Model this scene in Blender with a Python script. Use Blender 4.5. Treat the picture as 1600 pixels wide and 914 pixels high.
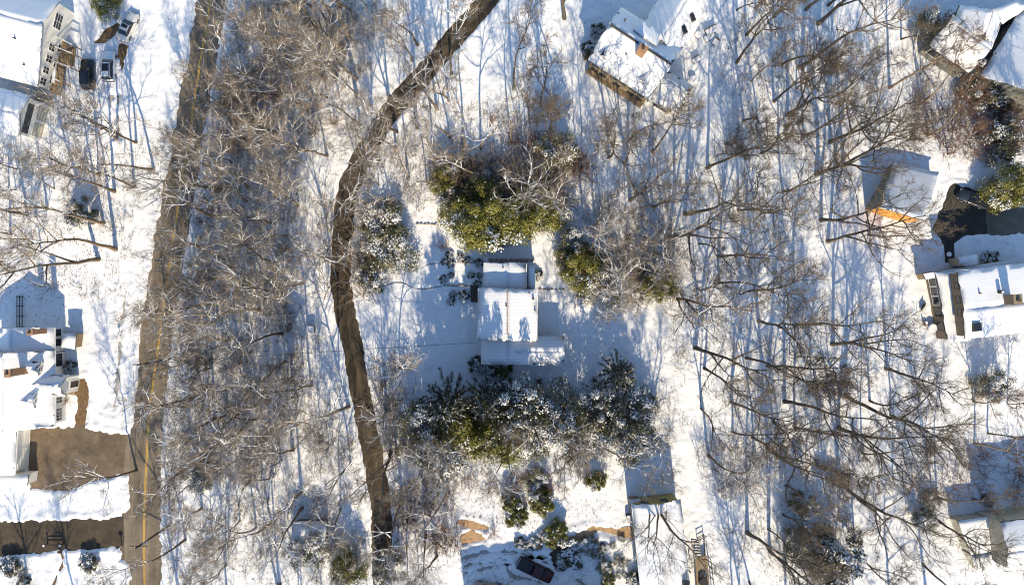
import bpy, math, random
import numpy as np
from mathutils import Vector, Matrix, noise

# ------------------------------------------------------------------ camera, sky, sun, exposure
scene = bpy.context.scene
for o in list(bpy.data.objects):
    bpy.data.objects.remove(o)
CAM_H = 110.0                                   # drone height above the ground, metres
cam_data = bpy.data.cameras.new('camera')
cam_data.sensor_width = 36.0
cam_data.lens = 36.0 * CAM_H / 160.0
cam_data.clip_end = 3000
cam = bpy.data.objects.new('camera', cam_data)
cam.location = (0, 0, CAM_H)
cam.rotation_euler = (0, 0, 0)
scene.collection.objects.link(cam)
scene.camera = cam

SUN_EL = math.radians(31)
SUN_X = 0.10                                    # sun stands south, a touch east
world = bpy.data.worlds.new('World')
scene.world = world
world.use_nodes = True
wn = world.node_tree
bg = wn.nodes['Background']
sky = wn.nodes.new('ShaderNodeTexSky')
sky.sky_type = 'NISHITA'
sky.sun_disc = False
sky.sun_elevation = SUN_EL
sky.sun_rotation = math.pi - math.atan(SUN_X)
sky.air_density = 1.2
sky.dust_density = 0.0
sky.ozone_density = 4.0
wn.links.new(sky.outputs[0], bg.inputs[0])
bg.inputs[1].default_value = 0.15
sun_data = bpy.data.lights.new('sun', 'SUN')
sun_data.energy = 5.0
sun_data.angle = math.radians(0.5)
sun_data.color = (1.0, 0.85, 0.61)
sun = bpy.data.objects.new('sun', sun_data)
sv = Vector((SUN_X, -1.0, 0)).normalized() * math.cos(SUN_EL) + Vector((0, 0, math.sin(SUN_EL)))
sun.rotation_euler = sv.to_track_quat('Z', 'Y').to_euler()
sun.location = sv * 200
scene.collection.objects.link(sun)
scene.view_settings.view_transform = 'Standard'
scene.view_settings.look = 'None'
scene.view_settings.exposure = 0.56
scene.view_settings.gamma = 1.0
scene.cycles.pixel_filter_type = 'BLACKMAN_HARRIS'
scene.cycles.filter_width = 1.1

COL = scene.collection


def P(px, py, h=0.0):
    """plan position of a point of height h seen at photo position px, py"""
    k = 0.1 * (CAM_H - h) / CAM_H
    return Vector(((px - 800) * k, (457 - py) * k))


def P3(px, py, h=0.0):
    p = P(px, py, h)
    return Vector((p.x, p.y, h))


# ------------------------------------------------------------------ materials
def new_mat(name):
    m = bpy.data.materials.new(name)
    m.use_nodes = True
    return m, m.node_tree, m.node_tree.nodes['Principled BSDF']


def noise_node(nt, scale, detail=4, rough=0.6, coord='Object', vec=None):
    n = nt.nodes.new('ShaderNodeTexNoise')
    n.inputs['Scale'].default_value = scale
    n.inputs['Detail'].default_value = detail
    n.inputs['Roughness'].default_value = rough
    if vec is None:
        t = nt.nodes.new('ShaderNodeTexCoord')
        vec = t.outputs[coord]
    nt.links.new(vec, n.inputs['Vector'])
    return n


def ramp(nt, fac, stops):
    r = nt.nodes.new('ShaderNodeValToRGB')
    e = r.color_ramp.elements
    while len(e) < len(stops):
        e.new(0.5)
    for k, (p, c) in enumerate(stops):
        e[k].position = p
        e[k].color = (*c, 1) if len(c) == 3 else c
    nt.links.new(fac, r.inputs[0])
    return r


def add_bump(nt, b, height, strength, dist):
    bn = nt.nodes.new('ShaderNodeBump')
    bn.inputs['Strength'].default_value = strength
    bn.inputs['Distance'].default_value = dist
    nt.links.new(height, bn.inputs['Height'])
    nt.links.new(bn.outputs[0], b.inputs['Normal'])


def simple(name, col, rough=0.7, var=0.15, scale=3.0, metal=0.0, bump=0.0, spec=0.3):
    m, nt, b = new_mat(name)
    n = noise_node(nt, scale)
    lo = tuple(c * (1 - var) for c in col)
    hi = tuple(min(1, c * (1 + var)) for c in col)
    r = ramp(nt, n.outputs[0], [(0.3, lo), (0.7, hi)])
    nt.links.new(r.outputs[0], b.inputs['Base Color'])
    b.inputs['Roughness'].default_value = rough
    b.inputs['Metallic'].default_value = metal
    b.inputs['Specular IOR Level'].default_value = spec
    if bump:
        n2 = noise_node(nt, scale * 5)
        add_bump(nt, b, n2.outputs[0], bump, 0.05)
    return m


SNOWC = (0.81, 0.815, 0.82)


def make_snow_ground():
    m, nt, b = new_mat('snow_ground')
    t = nt.nodes.new('ShaderNodeTexCoord')
    big = noise_node(nt, 0.09, 4, 0.6, vec=t.outputs['Object'])
    fine = noise_node(nt, 1.7, 8, 0.8, vec=t.outputs['Object'])
    r1 = ramp(nt, big.outputs[0], [(0.35, (0.775, 0.78, 0.79)), (0.65, (0.825, 0.83, 0.835))])
    # leaf litter and stems poking through: small specks gathered in patches
    lit = ramp(nt, fine.outputs[0], [(0.575, (0, 0, 0)), (0.645, (1, 1, 1))])
    pat = noise_node(nt, 0.16, 3, 0.6, vec=t.outputs['Object'])
    pr = ramp(nt, pat.outputs[0], [(0.40, (0.16, 0.16, 0.16)), (0.62, (1, 1, 1))])
    mul = nt.nodes.new('ShaderNodeMath'); mul.operation = 'MULTIPLY'
    nt.links.new(lit.outputs[0], mul.inputs[0]); nt.links.new(pr.outputs[0], mul.inputs[1])
    mx = nt.nodes.new('ShaderNodeMixRGB')
    mx.inputs[2].default_value = (0.20, 0.14, 0.085, 1)
    nt.links.new(mul.outputs[0], mx.inputs[0]); nt.links.new(r1.outputs[0], mx.inputs[1])
    nt.links.new(mx.outputs[0], b.inputs['Base Color'])
    b.inputs['Roughness'].default_value = 0.75
    b.inputs['Specular IOR Level'].default_value = 0.2
    add_bump(nt, b, fine.outputs[0], 0.55, 0.16)
    return m


def make_snow(name, courses=0.0):
    m, nt, b = new_mat(name)
    n = noise_node(nt, 1.2, 5, 0.65)
    r = ramp(nt, n.outputs[0], [(0.3, (0.775, 0.78, 0.79)), (0.7, (0.83, 0.835, 0.84))])
    out = r.outputs[0]
    if courses:
        uv = nt.nodes.new('ShaderNodeTexCoord')
        w = nt.nodes.new('ShaderNodeTexWave')
        w.wave_type = 'BANDS'; w.bands_direction = 'Y'
        w.inputs['Scale'].default_value = 0.62
        w.inputs['Distortion'].default_value = 0.9
        w.inputs['Detail Scale'].default_value = 0.6
        nt.links.new(uv.outputs['UV'], w.inputs['Vector'])
        rr = ramp(nt, w.outputs[0], [(0.0, (0.66, 0.665, 0.68)), (0.22, (0.8, 0.8, 0.8))])
        mm = nt.nodes.new('ShaderNodeMixRGB'); mm.blend_type = 'MULTIPLY'
        mm.inputs[0].default_value = courses
        nt.links.new(out, mm.inputs[1]); nt.links.new(rr.outputs[0], mm.inputs[2])
        g = nt.nodes.new('ShaderNodeGamma'); g.inputs[1].default_value = 0.85
        nt.links.new(mm.outputs[0], g.inputs[0])
        out = g.outputs[0]
    nt.links.new(out, b.inputs['Base Color'])
    b.inputs['Roughness'].default_value = 0.75
    b.inputs['Specular IOR Level'].default_value = 0.2
    n2 = noise_node(nt, 2.5, 5, 0.7)
    add_bump(nt, b, n2.outputs[0], 0.35, 0.08)
    return m


def make_bark(name, dark, light, t0, t1, snow_noise=0.5):
    """bark with snow lying on the upward side of limbs and twigs"""
    m, nt, b = new_mat(name)
    t = nt.nodes.new('ShaderNodeTexCoord')
    n = noise_node(nt, 1.3, 4, 0.7, vec=t.outputs['Object'])
    r = ramp(nt, n.outputs[0], [(0.3, dark), (0.7, light)])
    oi = nt.nodes.new('ShaderNodeObjectInfo')
    hs = nt.nodes.new('ShaderNodeHueSaturation')
    mr = nt.nodes.new('ShaderNodeMapRange')
    mr.inputs[3].default_value = 0.65; mr.inputs[4].default_value = 1.45
    nt.links.new(oi.outputs['Random'], mr.inputs[0])
    nt.links.new(mr.outputs[0], hs.inputs['Value'])
    nt.links.new(r.outputs[0], hs.inputs['Color'])
    g = nt.nodes.new('ShaderNodeNewGeometry')
    sx = nt.nodes.new('ShaderNodeSeparateXYZ')
    nt.links.new(g.outputs['True Normal'], sx.inputs[0])
    n2 = noise_node(nt, 0.7, 3, 0.7, vec=t.outputs['Object'])
    ma = nt.nodes.new('ShaderNodeMath'); ma.operation = 'MULTIPLY_ADD'
    ma.inputs[1].default_value = snow_noise
    nt.links.new(n2.outputs[0], ma.inputs[0]); nt.links.new(sx.outputs[2], ma.inputs[2])
    sr = ramp(nt, ma.outputs[0], [(t0, (0, 0, 0)), (t1, (1, 1, 1))])
    mx = nt.nodes.new('ShaderNodeMixRGB')
    mx.inputs[2].default_value = (*SNOWC, 1)
    nt.links.new(sr.outputs[0], mx.inputs[0]); nt.links.new(hs.outputs[0], mx.inputs[1])
    nt.links.new(mx.outputs[0], b.inputs['Base Color'])
    b.inputs['Roughness'].default_value = 0.85
    b.inputs['Specular IOR Level'].default_value = 0.15
    return m


def make_leaf(name, c0, c1, rough=0.5):
    m, nt, b = new_mat(name)
    n = noise_node(nt, 1.1, 3, 0.7)
    r = ramp(nt, n.outputs[0], [(0.3, c0), (0.7, c1)])
    nt.links.new(r.outputs[0], b.inputs['Base Color'])
    b.inputs['Roughness'].default_value = rough
    b.inputs['Specular IOR Level'].default_value = 0.35
    return m


def make_asphalt(name, c0, c1, wheel=0.0):
    m, nt, b = new_mat(name)
    t = nt.nodes.new('ShaderNodeTexCoord')
    mp = nt.nodes.new('ShaderNodeMapping'); mp.inputs['Scale'].default_value = (1.6, 0.10, 1) if wheel else (0.55, 0.55, 1)
    nt.links.new(t.outputs['Object'], mp.inputs[0])
    n = noise_node(nt, 1.0, 5, 0.65, vec=mp.outputs[0])
    n2 = noise_node(nt, 0.35, 5, 0.7, vec=t.outputs['Object'])
    ad = nt.nodes.new('ShaderNodeMath'); ad.operation = 'MULTIPLY_ADD'; ad.inputs[1].default_value = 0.55
    nt.links.new(n.outputs[0], ad.inputs[0])
    m3 = nt.nodes.new('ShaderNodeMath'); m3.operation = 'MULTIPLY'; m3.inputs[1].default_value = 0.45
    nt.links.new(n2.outputs[0], m3.inputs[0]); nt.links.new(m3.outputs[0], ad.inputs[2])
    r = ramp(nt, ad.outputs[0], [(0.36, c0), (0.64, c1)])
    out = r.outputs[0]
    if wheel:
        uvn = nt.nodes.new('ShaderNodeTexCoord'); sp_ = nt.nodes.new('ShaderNodeSeparateXYZ')
        nt.links.new(uvn.outputs['UV'], sp_.inputs[0])
        nd = nt.nodes.new('ShaderNodeMath'); nd.operation = 'MULTIPLY_ADD'; nd.inputs[1].default_value = 0.10
        nt.links.new(n2.outputs[0], nd.inputs[0]); nt.links.new(sp_.outputs[0], nd.inputs[2])
        wr = ramp(nt, nd.outputs[0], [(0.20, (.95, .95, .95)), (0.34, (.62, .62, .62)), (0.42, (.62, .62, .62)), (0.52, (1.25, 1.22, 1.15)), (0.64, (.62, .62, .62)), (0.74, (.62, .62, .62)), (0.86, (.95, .95, .95))])
        wm_ = nt.nodes.new('ShaderNodeMixRGB'); wm_.blend_type = 'MULTIPLY'; wm_.inputs[0].default_value = wheel
        nt.links.new(out, wm_.inputs[1]); nt.links.new(wr.outputs[0], wm_.inputs[2])
        out = wm_.outputs[0]
    # thin cracks
    v = nt.nodes.new('ShaderNodeTexVoronoi'); v.feature = 'DISTANCE_TO_EDGE'
    v.inputs['Scale'].default_value = 0.16
    wv = nt.nodes.new('ShaderNodeVectorMath'); wv.operation = 'ADD'
    wn_ = noise_node(nt, 0.5, 4, 0.7, vec=t.outputs['Object'])
    ws_ = nt.nodes.new('ShaderNodeVectorMath'); ws_.operation = 'SCALE'; ws_.inputs['Scale'].default_value = 4.0
    nt.links.new(wn_.outputs['Color'], ws_.inputs[0])
    nt.links.new(t.outputs['Object'], wv.inputs[0]); nt.links.new(ws_.outputs[0], wv.inputs[1])
    nt.links.new(wv.outputs[0], v.inputs['Vector'])
    cr = ramp(nt, v.outputs['Distance'], [(0.0, (0.6, 0.6, 0.6)), (0.007, (0, 0, 0))])
    mx = nt.nodes.new('ShaderNodeMixRGB')
    mx.inputs[2].default_value = (c0[0] * .45, c0[1] * .45, c0[2] * .45, 1)
    nt.links.new(cr.outputs[0], mx.inputs[0]); nt.links.new(out, mx.inputs[1])
    nt.links.new(mx.outputs[0], b.inputs['Base Color'])
    b.inputs['Roughness'].default_value = 0.8
    b.inputs['Specular IOR Level'].default_value = 0.25
    n4 = noise_node(nt, 14, 3, 0.6, vec=t.outputs['Object'])
    add_bump(nt, b, n4.outputs[0], 0.25, 0.03)
    return m


def make_glass(name, col=(0.02, 0.025, 0.03)):
    m, nt, b = new_mat(name)
    b.inputs['Base Color'].default_value = (*col, 1)
    b.inputs['Roughness'].default_value = 0.08
    b.inputs['Specular IOR Level'].default_value = 0.6
    return m


def make_paint(name, col, rough=0.3, coat=0.5):
    m, nt, b = new_mat(name)
    n = noise_node(nt, 6, 3)
    r = ramp(nt, n.outputs[0], [(0.3, tuple(c * .9 for c in col)), (0.7, tuple(min(1, c * 1.06) for c in col))])
    nt.links.new(r.outputs[0], b.inputs['Base Color'])
    b.inputs['Roughness'].default_value = rough
    b.inputs['Coat Weight'].default_value = coat
    b.inputs['Coat Roughness'].default_value = 0.1
    return m


M = {}
M['ground'] = make_snow_ground()
M['snow'] = make_snow('snow_cap')
M['roofsnow'] = make_snow('snow_on_roof', 0.35)
M['thin'] = make_snow('thin_snow_on_roof', 0.75)
M['road'] = make_asphalt('road_asphalt', (0.13, 0.10, 0.068), (0.27, 0.22, 0.16), 0.5)
M['drive'] = make_asphalt('driveway_asphalt', (0.036, 0.027, 0.018), (0.095, 0.071, 0.046))
M['lane'] = make_asphalt('lane_asphalt', (0.036, 0.027, 0.018), (0.095, 0.071, 0.046), 0.7)
M['lane_sunlit'] = make_asphalt('sunlit_asphalt', (0.10, 0.085, 0.066), (0.18, 0.155, 0.12))  # paler asphalt colour, sunlight painted in for one end of the driveway
M['drive_brown'] = make_asphalt('brown_driveway', (0.085, 0.062, 0.041), (0.19, 0.142, 0.095))
M['drive_black'] = make_asphalt('black_driveway', (0.028, 0.024, 0.02), (0.055, 0.048, 0.04))
M['slush'] = simple('grey_slush', (0.34, 0.32, 0.30), 0.8, 0.3, 2.0)
M['mulch'] = simple('leaf_mulch', (0.16, 0.10, 0.05), 0.9, 0.5, 2.5, bump=0.8)
M['tanpath'] = simple('tan_path', (0.42, 0.27, 0.15), 0.9, 0.2, 2.0, bump=0.4)
M['yellow'] = simple('yellow_line_paint', (0.62, 0.36, 0.035), 0.7, 0.25, 2.0)
M['bark_snowy'] = make_bark('snowy_bark', (0.095, 0.072, 0.05), (0.21, 0.16, 0.11), 0.62, 0.74, 0.5)
M['bark_dark'] = make_bark('dark_bark', (0.07, 0.058, 0.046), (0.16, 0.132, 0.104), 1.08, 1.22, 0.5)
M['bark_mid'] = make_bark('grey_bark', (0.13, 0.097, 0.066), (0.26, 0.2, 0.138), 0.95, 1.12, 0.5)
M['twig'] = make_bark('brown_twigs', (0.15, 0.115, 0.082), (0.28, 0.222, 0.16), 1.0, 1.3, 0.5)
M['twig_dark'] = make_bark('dark_twigs', (0.09, 0.066, 0.045), (0.20, 0.15, 0.10), 1.15, 1.3, 0.5)
M['bark_rust'] = make_bark('russet_twigs', (0.115, 0.066, 0.046), (0.21, 0.125, 0.085), 1.1, 1.25, 0.5)
M['leaf_green'] = make_leaf('olive_leaf', (0.075, 0.08, 0.016), (0.27, 0.25, 0.05))
M['leaf_dark'] = make_leaf('dark_leaf', (0.04, 0.042, 0.02), (0.125, 0.118, 0.06))
M['leaf_brown'] = make_leaf('brown_olive_leaf', (0.075, 0.072, 0.03), (0.21, 0.19, 0.085))
M['dead_leaf'] = make_leaf('dead_leaf', (0.10, 0.055, 0.028), (0.26, 0.16, 0.08), .8)
M['needle'] = make_leaf('pine_needle', (0.03, 0.036, 0.016), (0.085, 0.085, 0.036))
M['siding_white'] = simple('white_siding', (0.74, 0.71, 0.65), 0.6, 0.05, 0.8)
M['siding_grey'] = simple('grey_siding', (0.17, 0.17, 0.15), 0.7, 0.1, 0.8)
M['siding_olive'] = simple('olive_siding', (0.33, 0.27, 0.10), 0.8, 0.2, 1.0)
M['siding_brown'] = simple('brown_siding', (0.24, 0.185, 0.125), 0.8, 0.15, 1.0)
M['siding_tan'] = simple('tan_siding', (0.40, 0.37, 0.29), 0.7, 0.1, 1.0)
M['siding_orange'] = simple('orange_boards', (0.66, 0.29, 0.05), 0.6, 0.15, 1.5)
M['shingle'] = simple('dark_shingle', (0.075, 0.068, 0.062), 0.85, 0.2, 4)
M['trim'] = simple('white_trim', (0.78, 0.77, 0.74), 0.5, 0.04, 2)
M['trim_dark'] = simple('dark_trim', (0.06, 0.055, 0.05), 0.6, 0.1, 2)
M['wood'] = simple('weathered_wood', (0.26, 0.185, 0.11), 0.8, 0.25, 3, bump=0.3)
M['wood_dark'] = simple('dark_wood', (0.06, 0.045, 0.035), 0.8, 0.25, 3)
M['brick'] = simple('chimney_brick', (0.33, 0.19, 0.11), 0.85, 0.3, 5, bump=0.4)
M['stone'] = simple('field_stone', (0.33, 0.28, 0.22), 0.9, 0.25, 2, bump=0.6)
M['glass'] = make_glass('window_glass')
M['car_glass'] = make_glass('car_glass', (0.012, 0.014, 0.018))
M['rubber'] = simple('tyre_rubber', (0.02, 0.02, 0.02), 0.8, 0.1)
M['metal'] = simple('grey_metal', (0.35, 0.36, 0.37), 0.4, 0.1, 3, metal=0.6)
M['plastic_black'] = simple('black_plastic', (0.02, 0.02, 0.022), 0.5, 0.1)
M['paint_black'] = make_paint('black_car_paint', (0.012, 0.012, 0.016))
M['paint_white'] = make_paint('white_car_paint', (0.74, 0.74, 0.73))
M['paint_cream'] = make_paint('cream_car_paint', (0.68, 0.66, 0.60))
M['paint_red'] = make_paint('maroon_car_paint', (0.04, 0.005, 0.008), 0.55, 0.0)
M['paint_navy'] = make_paint('charcoal_car_paint', (0.02, 0.026, 0.035))
M['paint_beige'] = make_paint('beige_car_paint', (0.36, 0.31, 0.23))
M['lamp_clear'] = simple('headlamp_lens', (0.6, 0.6, 0.62), 0.2, 0.05)
M['lamp_red'] = simple('tail_lamp_lens', (0.35, 0.02, 0.02), 0.25, 0.05)
M['wire'] = simple('cable', (0.03, 0.03, 0.03), 0.6, 0.05)
M['ceramic'] = simple('pale_blue_paint', (0.25, 0.42, 0.5), 0.5, 0.1)
M['red_plastic'] = simple('red_plastic', (0.55, 0.07, 0.05), 0.5, 0.1)


# ------------------------------------------------------------------ mesh helpers
class MB:
    def __init__(self):
        self.v = []; self.f = []; self.m = []; self.uv = None

    def face(self, idx, mat=0):
        self.f.append(idx); self.m.append(mat)

    def prism(self, poly, z0, z1, mat=0):
        """poly: list of 2D points, z0/z1 numbers or per-vertex lists"""
        n = len(poly)
        if not hasattr(z0, '__len__'): z0 = [z0] * n
        if not hasattr(z1, '__len__'): z1 = [z1] * n
        a = sum(poly[i][0] * poly[(i + 1) % n][1] - poly[(i + 1) % n][0] * poly[i][1] for i in range(n))
        if a < 0:
            poly = poly[::-1]; z0 = list(z0)[::-1]; z1 = list(z1)[::-1]
        b = len(self.v)
        for p, z in zip(poly, z0): self.v.append((p[0], p[1], z))
        for p, z in zip(poly, z1): self.v.append((p[0], p[1], z))
        self.face(tuple(range(b + n - 1, b - 1, -1)), mat)
        self.face(tuple(range(b + n, b + 2 * n)), mat)
        for i in range(n):
            j = (i + 1) % n
            self.face((b + i, b + j, b + n + j, b + n + i), mat)

    def hexa(self, c8, mat=0):
        """eight corners: 4 bottom ccw then 4 top ccw"""
        b = len(self.v)
        self.v += [tuple(c) for c in c8]
        for q in ((3, 2, 1, 0), (4, 5, 6, 7), (0, 1, 5, 4), (1, 2, 6, 5), (2, 3, 7, 6), (3, 0, 4, 7)):
            self.face(tuple(b + k for k in q), mat)

    def box(self, c, s, rz=0.0, mat=0):
        ca, sa = math.cos(rz), math.sin(rz)
        cs = []
        for z in (-.5, .5):
            for x, y in ((-.5, -.5), (.5, -.5), (.5, .5), (-.5, .5)):
                X, Y = x * s[0], y * s[1]
                cs.append((c[0] + X * ca - Y * sa, c[1] + X * sa + Y * ca, c[2] + z * s[2]))
        self.hexa(cs, mat)

    def bar(self, a, b_, w, h, mat=0):
        """box from point a to point b"""
        a = Vector(a); b_ = Vector(b_)
        d = (b_ - a).normalized()
        up = Vector((0, 0, 1)) if abs(d.z) < .95 else Vector((1, 0, 0))
        s = d.cross(up).normalized() * w / 2
        t = s.cross(d).normalized() * h / 2
        self.hexa([a - s - t, a + s - t, b_ + s - t, b_ - s - t, a - s + t, a + s + t, b_ + s + t, b_ - s + t], mat)

    def tube(self, pts, rad, sides=5, mat=0, cap=False):
        n = len(pts)
        base = len(self.v)
        for i, p in enumerate(pts):
            d = (pts[min(i + 1, n - 1)] - pts[max(i - 1, 0)])
            if d.length < 1e-6: d = Vector((0, 0, 1))
            d.normalize()
            ref = Vector((1, 0, 0)) if abs(d.x) < 0.8 else Vector((0, 1, 0))
            a = d.cross(ref).normalized(); c = d.cross(a)
            r = rad[i]
            for k in range(sides):
                t = 2 * math.pi * k / sides
                q = p + a * (r * math.cos(t)) + c * (r * math.sin(t))
                self.v.append((q.x, q.y, q.z))
        for i in range(n - 1):
            for k in range(sides):
                k2 = (k + 1) % sides
                self.face((base + i * sides + k, base + i * sides + k2, base + (i + 1) * sides + k2, base + (i + 1) * sides + k), mat)
        if cap:
            self.face(tuple(base + (n - 1) * sides + k for k in range(sides)), mat)
            self.face(tuple(base + k for k in range(sides - 1, -1, -1)), mat)

    def spike(self, p, q, r, mat=0):
        d = q - p
        ref = Vector((0, 0, 1)) if abs(d.z) < d.length * .9 else Vector((1, 0, 0))
        a = d.cross(ref).normalized() * r
        c = d.cross(a).normalized() * r
        b = len(self.v)
        h = a * -.5
        for w in (p + a, p + h + c * .87, p + h - c * .87, q):
            self.v.append((w.x, w.y, w.z))
        self.face((b, b + 1, b + 3), mat); self.face((b + 1, b + 2, b + 3), mat); self.face((b + 2, b, b + 3), mat)

    def blob(self, c, r, rng, seg=8, rings=5, jit=0.12, mat=0, zmin=None):
        base = len(self.v)
        for i in range(rings + 1):
            ph = math.pi * i / rings
            for k in range(seg):
                th = 2 * math.pi * k / seg
                j = 1 + rng.uniform(-jit, jit) if 0 < i < rings else 1
                z = c[2] + r[2] * math.cos(ph) * j
                if zmin is not None: z = max(z, zmin)
                self.v.append((c[0] + r[0] * math.sin(ph) * math.cos(th) * j, c[1] + r[1] * math.sin(ph) * math.sin(th) * j, z))
        for i in range(rings):
            for k in range(seg):
                k2 = (k + 1) % seg
                self.face((base + i * seg + k, base + (i + 1) * seg + k, base + (i + 1) * seg + k2, base + i * seg + k2), mat)

    def cyl(self, c, r0, r1, z0, z1, seg=12, mat=0):
        base = len(self.v)
        for r, z in ((r0, z0), (r1, z1)):
            for k in range(seg):
                t = 2 * math.pi * k / seg
                self.v.append((c[0] + r * math.cos(t), c[1] + r * math.sin(t), z))
        self.face(tuple(range(base + seg - 1, base - 1, -1)), mat)
        self.face(tuple(range(base + seg, base + 2 * seg)), mat)
        for k in range(seg):
            k2 = (k + 1) % seg
            self.face((base + k, base + k2, base + seg + k2, base + seg + k), mat)

    def mesh(self, name, mats, smooth=False):
        me = bpy.data.meshes.new(name)
        me.from_pydata(self.v, [], self.f)
        if not isinstance(mats, (list, tuple)): mats = [mats]
        for m in mats: me.materials.append(m)
        if len(mats) > 1: me.polygons.foreach_set('material_index', self.m)
        if self.uv is not None:
            l = me.uv_layers.new(name='UVMap')
            li = np.empty(len(me.loops), dtype=np.int32)
            me.loops.foreach_get('vertex_index', li)
            l.data.foreach_set('uv', np.asarray(self.uv, dtype=np.float32)[li].ravel())
        if smooth: me.polygons.foreach_set('use_smooth', [True] * len(me.polygons))
        me.update()
        return me

    def build(self, name, mats, parent=None, smooth=False):
        return link(name, self.mesh(name, mats, smooth), parent)


def link(name, data, parent=None):
    o = bpy.data.objects.new(name, data)
    COL.objects.link(o)
    if parent is not None:
        o.parent = parent
        o.matrix_parent_inverse = Matrix.Identity(4)
    return o


def tag(o, label=None, cat=None, group=None, kind=None):
    if label: o['label'] = label
    if cat: o['category'] = cat
    if group: o['group'] = group
    if kind: o['kind'] = kind
    return o


def thing(name, label, cat, loc=(0, 0, 0), rz=0.0, group=None):
    o = link(name, None)
    o.location = loc
    o.rotation_euler = (0, 0, rz)
    o.empty_display_size = 0.3
    return tag(o, label, cat, group)


def local(root, pts):
    """world points -> coordinates of a root that is not rotated"""
    return [Vector(p) - root.location for p in pts]


# ------------------------------------------------------------------ ground, roads and bare patches
rs = np.random.RandomState(5)


def vnoise(X, Y, cell, seed):
    r = np.random.RandomState(seed)
    g = r.rand(512, 512)
    x = X / cell + 200.0; y = Y / cell + 200.0
    xi = np.floor(x).astype(int); yi = np.floor(y).astype(int)
    fx = x - xi; fy = y - yi
    fx = fx * fx * (3 - 2 * fx); fy = fy * fy * (3 - 2 * fy)
    a = g[xi % 512, yi % 512]; b = g[(xi + 1) % 512, yi % 512]
    c = g[xi % 512, (yi + 1) % 512]; d = g[(xi + 1) % 512, (yi + 1) % 512]
    return (a * (1 - fx) + b * fx) * (1 - fy) + (c * (1 - fx) + d * fx) * fy


def smooth_line(pts, n=8):
    out = []
    for i in range(len(pts) - 1):
        p0 = pts[max(i - 1, 0)]; p1 = pts[i]; p2 = pts[i + 1]; p3 = pts[min(i + 2, len(pts) - 1)]
        for k in range(n):
            t = k / n
            out.append(0.5 * ((2 * p1) + (p2 - p0) * t + (2 * p0 - 5 * p1 + 4 * p2 - p3) * t * t + (3 * p1 - p0 - 3 * p2 + p3) * t ** 3))
    out.append(pts[-1])
    return out


def ribbon(name, line, halfw, z, mat):
    mb = MB(); uv = []
    n = len(line)
    for i, p in enumerate(line):
        d = (line[min(i + 1, n - 1)] - line[max(i - 1, 0)]).normalized()
        s = Vector((-d.y, d.x)) * halfw
        mb.v += [(p.x + s.x, p.y + s.y, z), (p.x - s.x, p.y - s.y, z)]
        uv += [(0, i), (1, i)]
    mb.uv = uv
    for i in range(n - 1):
        mb.face((2 * i + 1, 2 * i + 3, 2 * i + 2, 2 * i))
    return tag(mb.build(name, mat), kind='structure')


def sheet(name, poly, z, mat):
    mb = MB()
    mb.v = [(p.x, p.y, z) for p in poly]
    a = sum(poly[i].x * poly[(i + 1) % len(poly)].y - poly[(i + 1) % len(poly)].x * poly[i].y for i in range(len(poly)))
    mb.face(tuple(range(len(poly))) if a > 0 else tuple(range(len(poly) - 1, -1, -1)))
    return tag(mb.build(name, mat), kind='structure')


def dist_line(X, Y, line):
    best = np.full(X.shape, 1e9)
    for a, b in zip(line[:-1], line[1:]):
        d = b - a; L2 = d.length_squared
        if L2 < 1e-9: continue
        t = np.clip(((X - a.x) * d.x + (Y - a.y) * d.y) / L2, 0, 1)
        best = np.minimum(best, np.hypot(X - a.x - t * d.x, Y - a.y - t * d.y))
    return best


def sd_poly(X, Y, poly):
    d = dist_line(X, Y, poly + [poly[0]])
    ins = np.zeros(X.shape, bool)
    n = len(poly)
    for i in range(n):
        a, b = poly[i], poly[(i + 1) % n]
        if abs(a.y - b.y) < 1e-9: continue
        c = ((a.y > Y) != (b.y > Y)) & (X < (b.x - a.x) * (Y - a.y) / (b.y - a.y) + a.x)
        ins ^= c
    return np.where(ins, -d, d)


PX = lambda pts: [P(x, y) for x, y in pts]
road_line = smooth_line(PX([(345, -90), (331, 0), (292, 230), (254, 455), (241, 560), (229, 690), (226, 800), (229, 914), (234, 1010)]))
drive_line = smooth_line(PX([(830, -75), (762, 0), (719, 50), (667, 111), (611, 173), (573, 234), (543, 300), (535, 370), (532, 438), (539, 490), (552, 543), (561, 601), (574, 670), (583, 712), (594, 785), (597, 850), (598, 1000)]))
left_drive = PX([(40, 670), (130, 670), (215, 684), (215, 737), (195, 740), (150, 748), (108, 764), (48, 762)])
left_drive2 = PX([(-30, 817), (100, 815), (215, 809), (215, 858), (188, 852), (100, 858), (0, 868), (-30, 870)])
right_drive = PX([(1488, 287), (1500, 292), (1545, 305), (1572, 318), (1640, 336), (1640, 366), (1540, 364), (1512, 364), (1496, 376), (1496, 410), (1478, 410), (1474, 376), (1456, 360)])
mulch_strip = PX([(121, 592), (134, 590), (136, 620), (130, 675), (118, 675), (121, 630)])
leaf_patch = PX([(149, 66), (164, 48), (184, 35), (194, 42), (172, 60), (158, 70)])
leaf_patch2 = PX([(187, 70), (199, 74), (194, 92), (190, 108), (187, 90)])
tan_path = PX([(890, 842), (906, 832), (930, 823), (958, 827), (988, 822), (990, 842), (968, 838), (940, 832), (908, 848)])
soil_bed = PX([(717, 813), (740, 817), (760, 822), (757, 826), (738, 822), (718, 819)])
soil_bed2 = PX([(722, 838), (737, 832), (752, 836), (755, 841), (735, 848), (722, 846)])
walk = PX([(84, 914), (95, 880), (90, 862), (97, 858), (99, 882), (84, 902), (70, 930), (45, 930)])
shoulder = PX([(191, 806), (206, 800), (212, 950), (207, 950), (203, 880), (189, 872)])
walk2 = PX([(858, 866), (870, 854), (880, 860), (866, 878)])

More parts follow.
